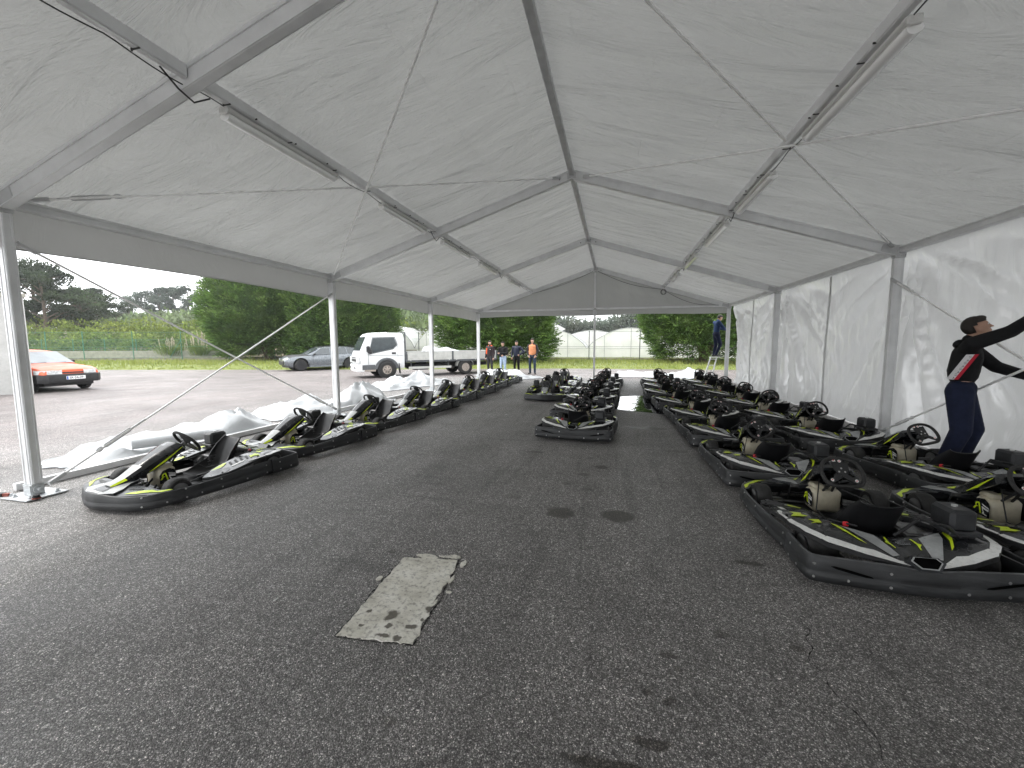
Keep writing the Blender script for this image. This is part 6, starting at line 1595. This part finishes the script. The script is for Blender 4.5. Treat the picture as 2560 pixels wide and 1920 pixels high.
person((-4.95, 21.3, 0), R(176), 1.68, stance(l_elbow=(-.40, -.05, 1.18), l_wrist=(-.20, .08, 1.03), l_hand=(-.1, .1, 1.0), r_elbow=(.27, -.03, 1.12), r_wrist=(.26, .05, .90)), dict(top='navy_jacket', legs='black_cloth', puff=.012), 'man in navy quilted jacket and black trousers with one hand on his hip', .016, grp=FG)
b4, J, k, ch = person((-4.03, 20.9, 0), R(178), 1.80, stance(l_elbow=(-.27, -.04, 1.14), l_wrist=(-.19, .06, .95), r_elbow=(.27, -.04, 1.14), r_wrist=(.19, .06, .95), l_knee=(-.12, .03, .5), r_knee=(.13, .0, .5), l_toe=(-.18, .13, .04), r_toe=(.17, .12, .04)), dict(top='orange_vest', legs='dark_jeans', puff=.022, sleeves='grey_trousers', top_name='vest', hem=.04), 'tallest man of the group, in orange quilted vest with hands in his pockets', .016, grp=FG, look=R(25))
g = MB(); capsule(g, (-.06, .0, 1.53), (.06, .0, 1.53), .07, .07, 'grey_trousers', 1); g.build('scarf', parent=b4, smooth=80)
# man on the stepladder at the far right corner, hands on the corner post
person((3.98, 18.35, 1.0), R(-78), 1.70, stance(chest=(0, .03, 1.29), neck=(0, .06, 1.48), head=(0, .12, 1.60), l_elbow=(-.26, .16, 1.20), l_wrist=(-.12, .36, 1.14), r_elbow=(.26, .16, 1.18), r_wrist=(.10, .36, 1.10), l_knee=(-.10, .05, .50), r_knee=(.10, .14, .52), r_ankle=(.10, -.02, .09), r_toe=(.12, .12, .045)),
       dict(top='blue_jacket', legs='navy_trousers'), 'man in dark blue jacket standing on the stepladder, working on the corner post', .016, tilt=R(-25))
lad = empty('stepladder', (3.93, 18.40, 0), R(12), 'white aluminium stepladder at the far right corner of the tent', 'ladder')
for s_ in (-1, 1):
    g = MB(); g.beam((s_*.15-.30, -.12, .01), (s_*.12, -.02, 1.0), .03, .055, 'decal_white', (0, 1, 0)); g.build('front_rail', parent=lad)
    g = MB(); g.beam((s_*.15+.05, .50, .01), (s_*.12+.02, .06, 1.0), .025, .04, 'decal_white', (0, 1, 0)); g.build('rear_rail', parent=lad)
for q in range(4):
    t_ = (q+.8)/4.2; g = MB(); g.box((-.30*(1-t_), -.12+.10*t_, t_), (.27, .09, .022), 'decal_white', bev=.004); g.build('step', parent=lad)
g = MB(); g.box((.02, .03, .985), (.28, .22, .025), 'decal_white', bev=.005); g.build('platform', parent=lad)
# man at the right wall reaching up to fix the sheet: turned to the right, back arched, head tipped up
PM = dict(pelvis=(.0, .0, .99), chest=(.0, .015, 1.31), neck=(.0, .03, 1.50), head=(0, .075, 1.645), l_shoulder=(-.19, .03, 1.43), r_shoulder=(.185, .05, 1.475), l_elbow=(-.20, .24, 1.22), l_wrist=(-.02, .46, 1.14), r_elbow=(.22, .30, 1.60), r_wrist=(.34, .52, 1.82), l_hand=(.04, .54, 1.13), r_hand=(.38, .6, 1.92),
          l_hip=(-.09, -.01, .95), r_hip=(.09, -.01, .95), l_knee=(-.10, .12, .52), r_knee=(.10, .03, .51), l_ankle=(-.11, .02, .09), r_ankle=(.12, -.09, .085), l_toe=(-.11, .17, .042), r_toe=(.15, .05, .042))
bm_, J, k, ch = person((4.02, 6.05, 0), R(-124), 1.85, PM, dict(top='black_cloth', legs='navy_trousers', hem=.145, loose=.022, puff=.012, top_name='hoodie'), 'young man in black hoodie and navy joggers reaching up at the white right wall', .010, look=R(6), tilt=R(22))
g = MB()
def hs(y, z):       # on the flank of the hoodie
    c_y = .0+.015*(z-1.0)/.31; q = (y-c_y)/.150; return (max(.02, math.sqrt(max(0, 1-q*q)))*.188*k+.010, y*k, z*k)
for (o0, o1, m_) in ((-.050, -.018, 'white_cloth'), (-.018, .012, 'white_cloth'), (.012, .045, 'red_cloth')):
    g.grid([[hs(lerp(-.075, .060, t_/12)+o, lerp(1.08, 1.36, t_/12)+.06*(o+.05)) for o in (o0, (o0+o1)/2, o1)] for t_ in range(13)], m_)
for q in range(8):
    t_ = (q+.7)/8.6; c_ = lerp(-.075, .060, t_)-.004; z_ = lerp(1.08, 1.36, t_)
    def hp(o, dz): a = hs(c_+o, z_+dz); return (a[0]+.003, a[1], a[2])
    g.poly([hp(-.010, -.008), hp(.010, -.004), hp(.010, .0), hp(-.010, -.004)], 'black_cloth')
    if q % 2: g.poly([hp(-.010, .008), hp(.010, .012), hp(.010, .016), hp(-.010, .012)], 'black_cloth')
    else: g.poly([hp(-.001, -.008), hp(.003, -.006), hp(.003, .012), hp(-.001, .010)], 'black_cloth')
o_ = g.build('printed_panel', parent=bm_, smooth=60)
g = MB(); capsule(g, (-.05*k, -.055*k, 1.475*k), (.05*k, -.055*k, 1.475*k), .055*k, .055*k, 'black_cloth', .8); g.build('hood', parent=bm_, smooth=80)
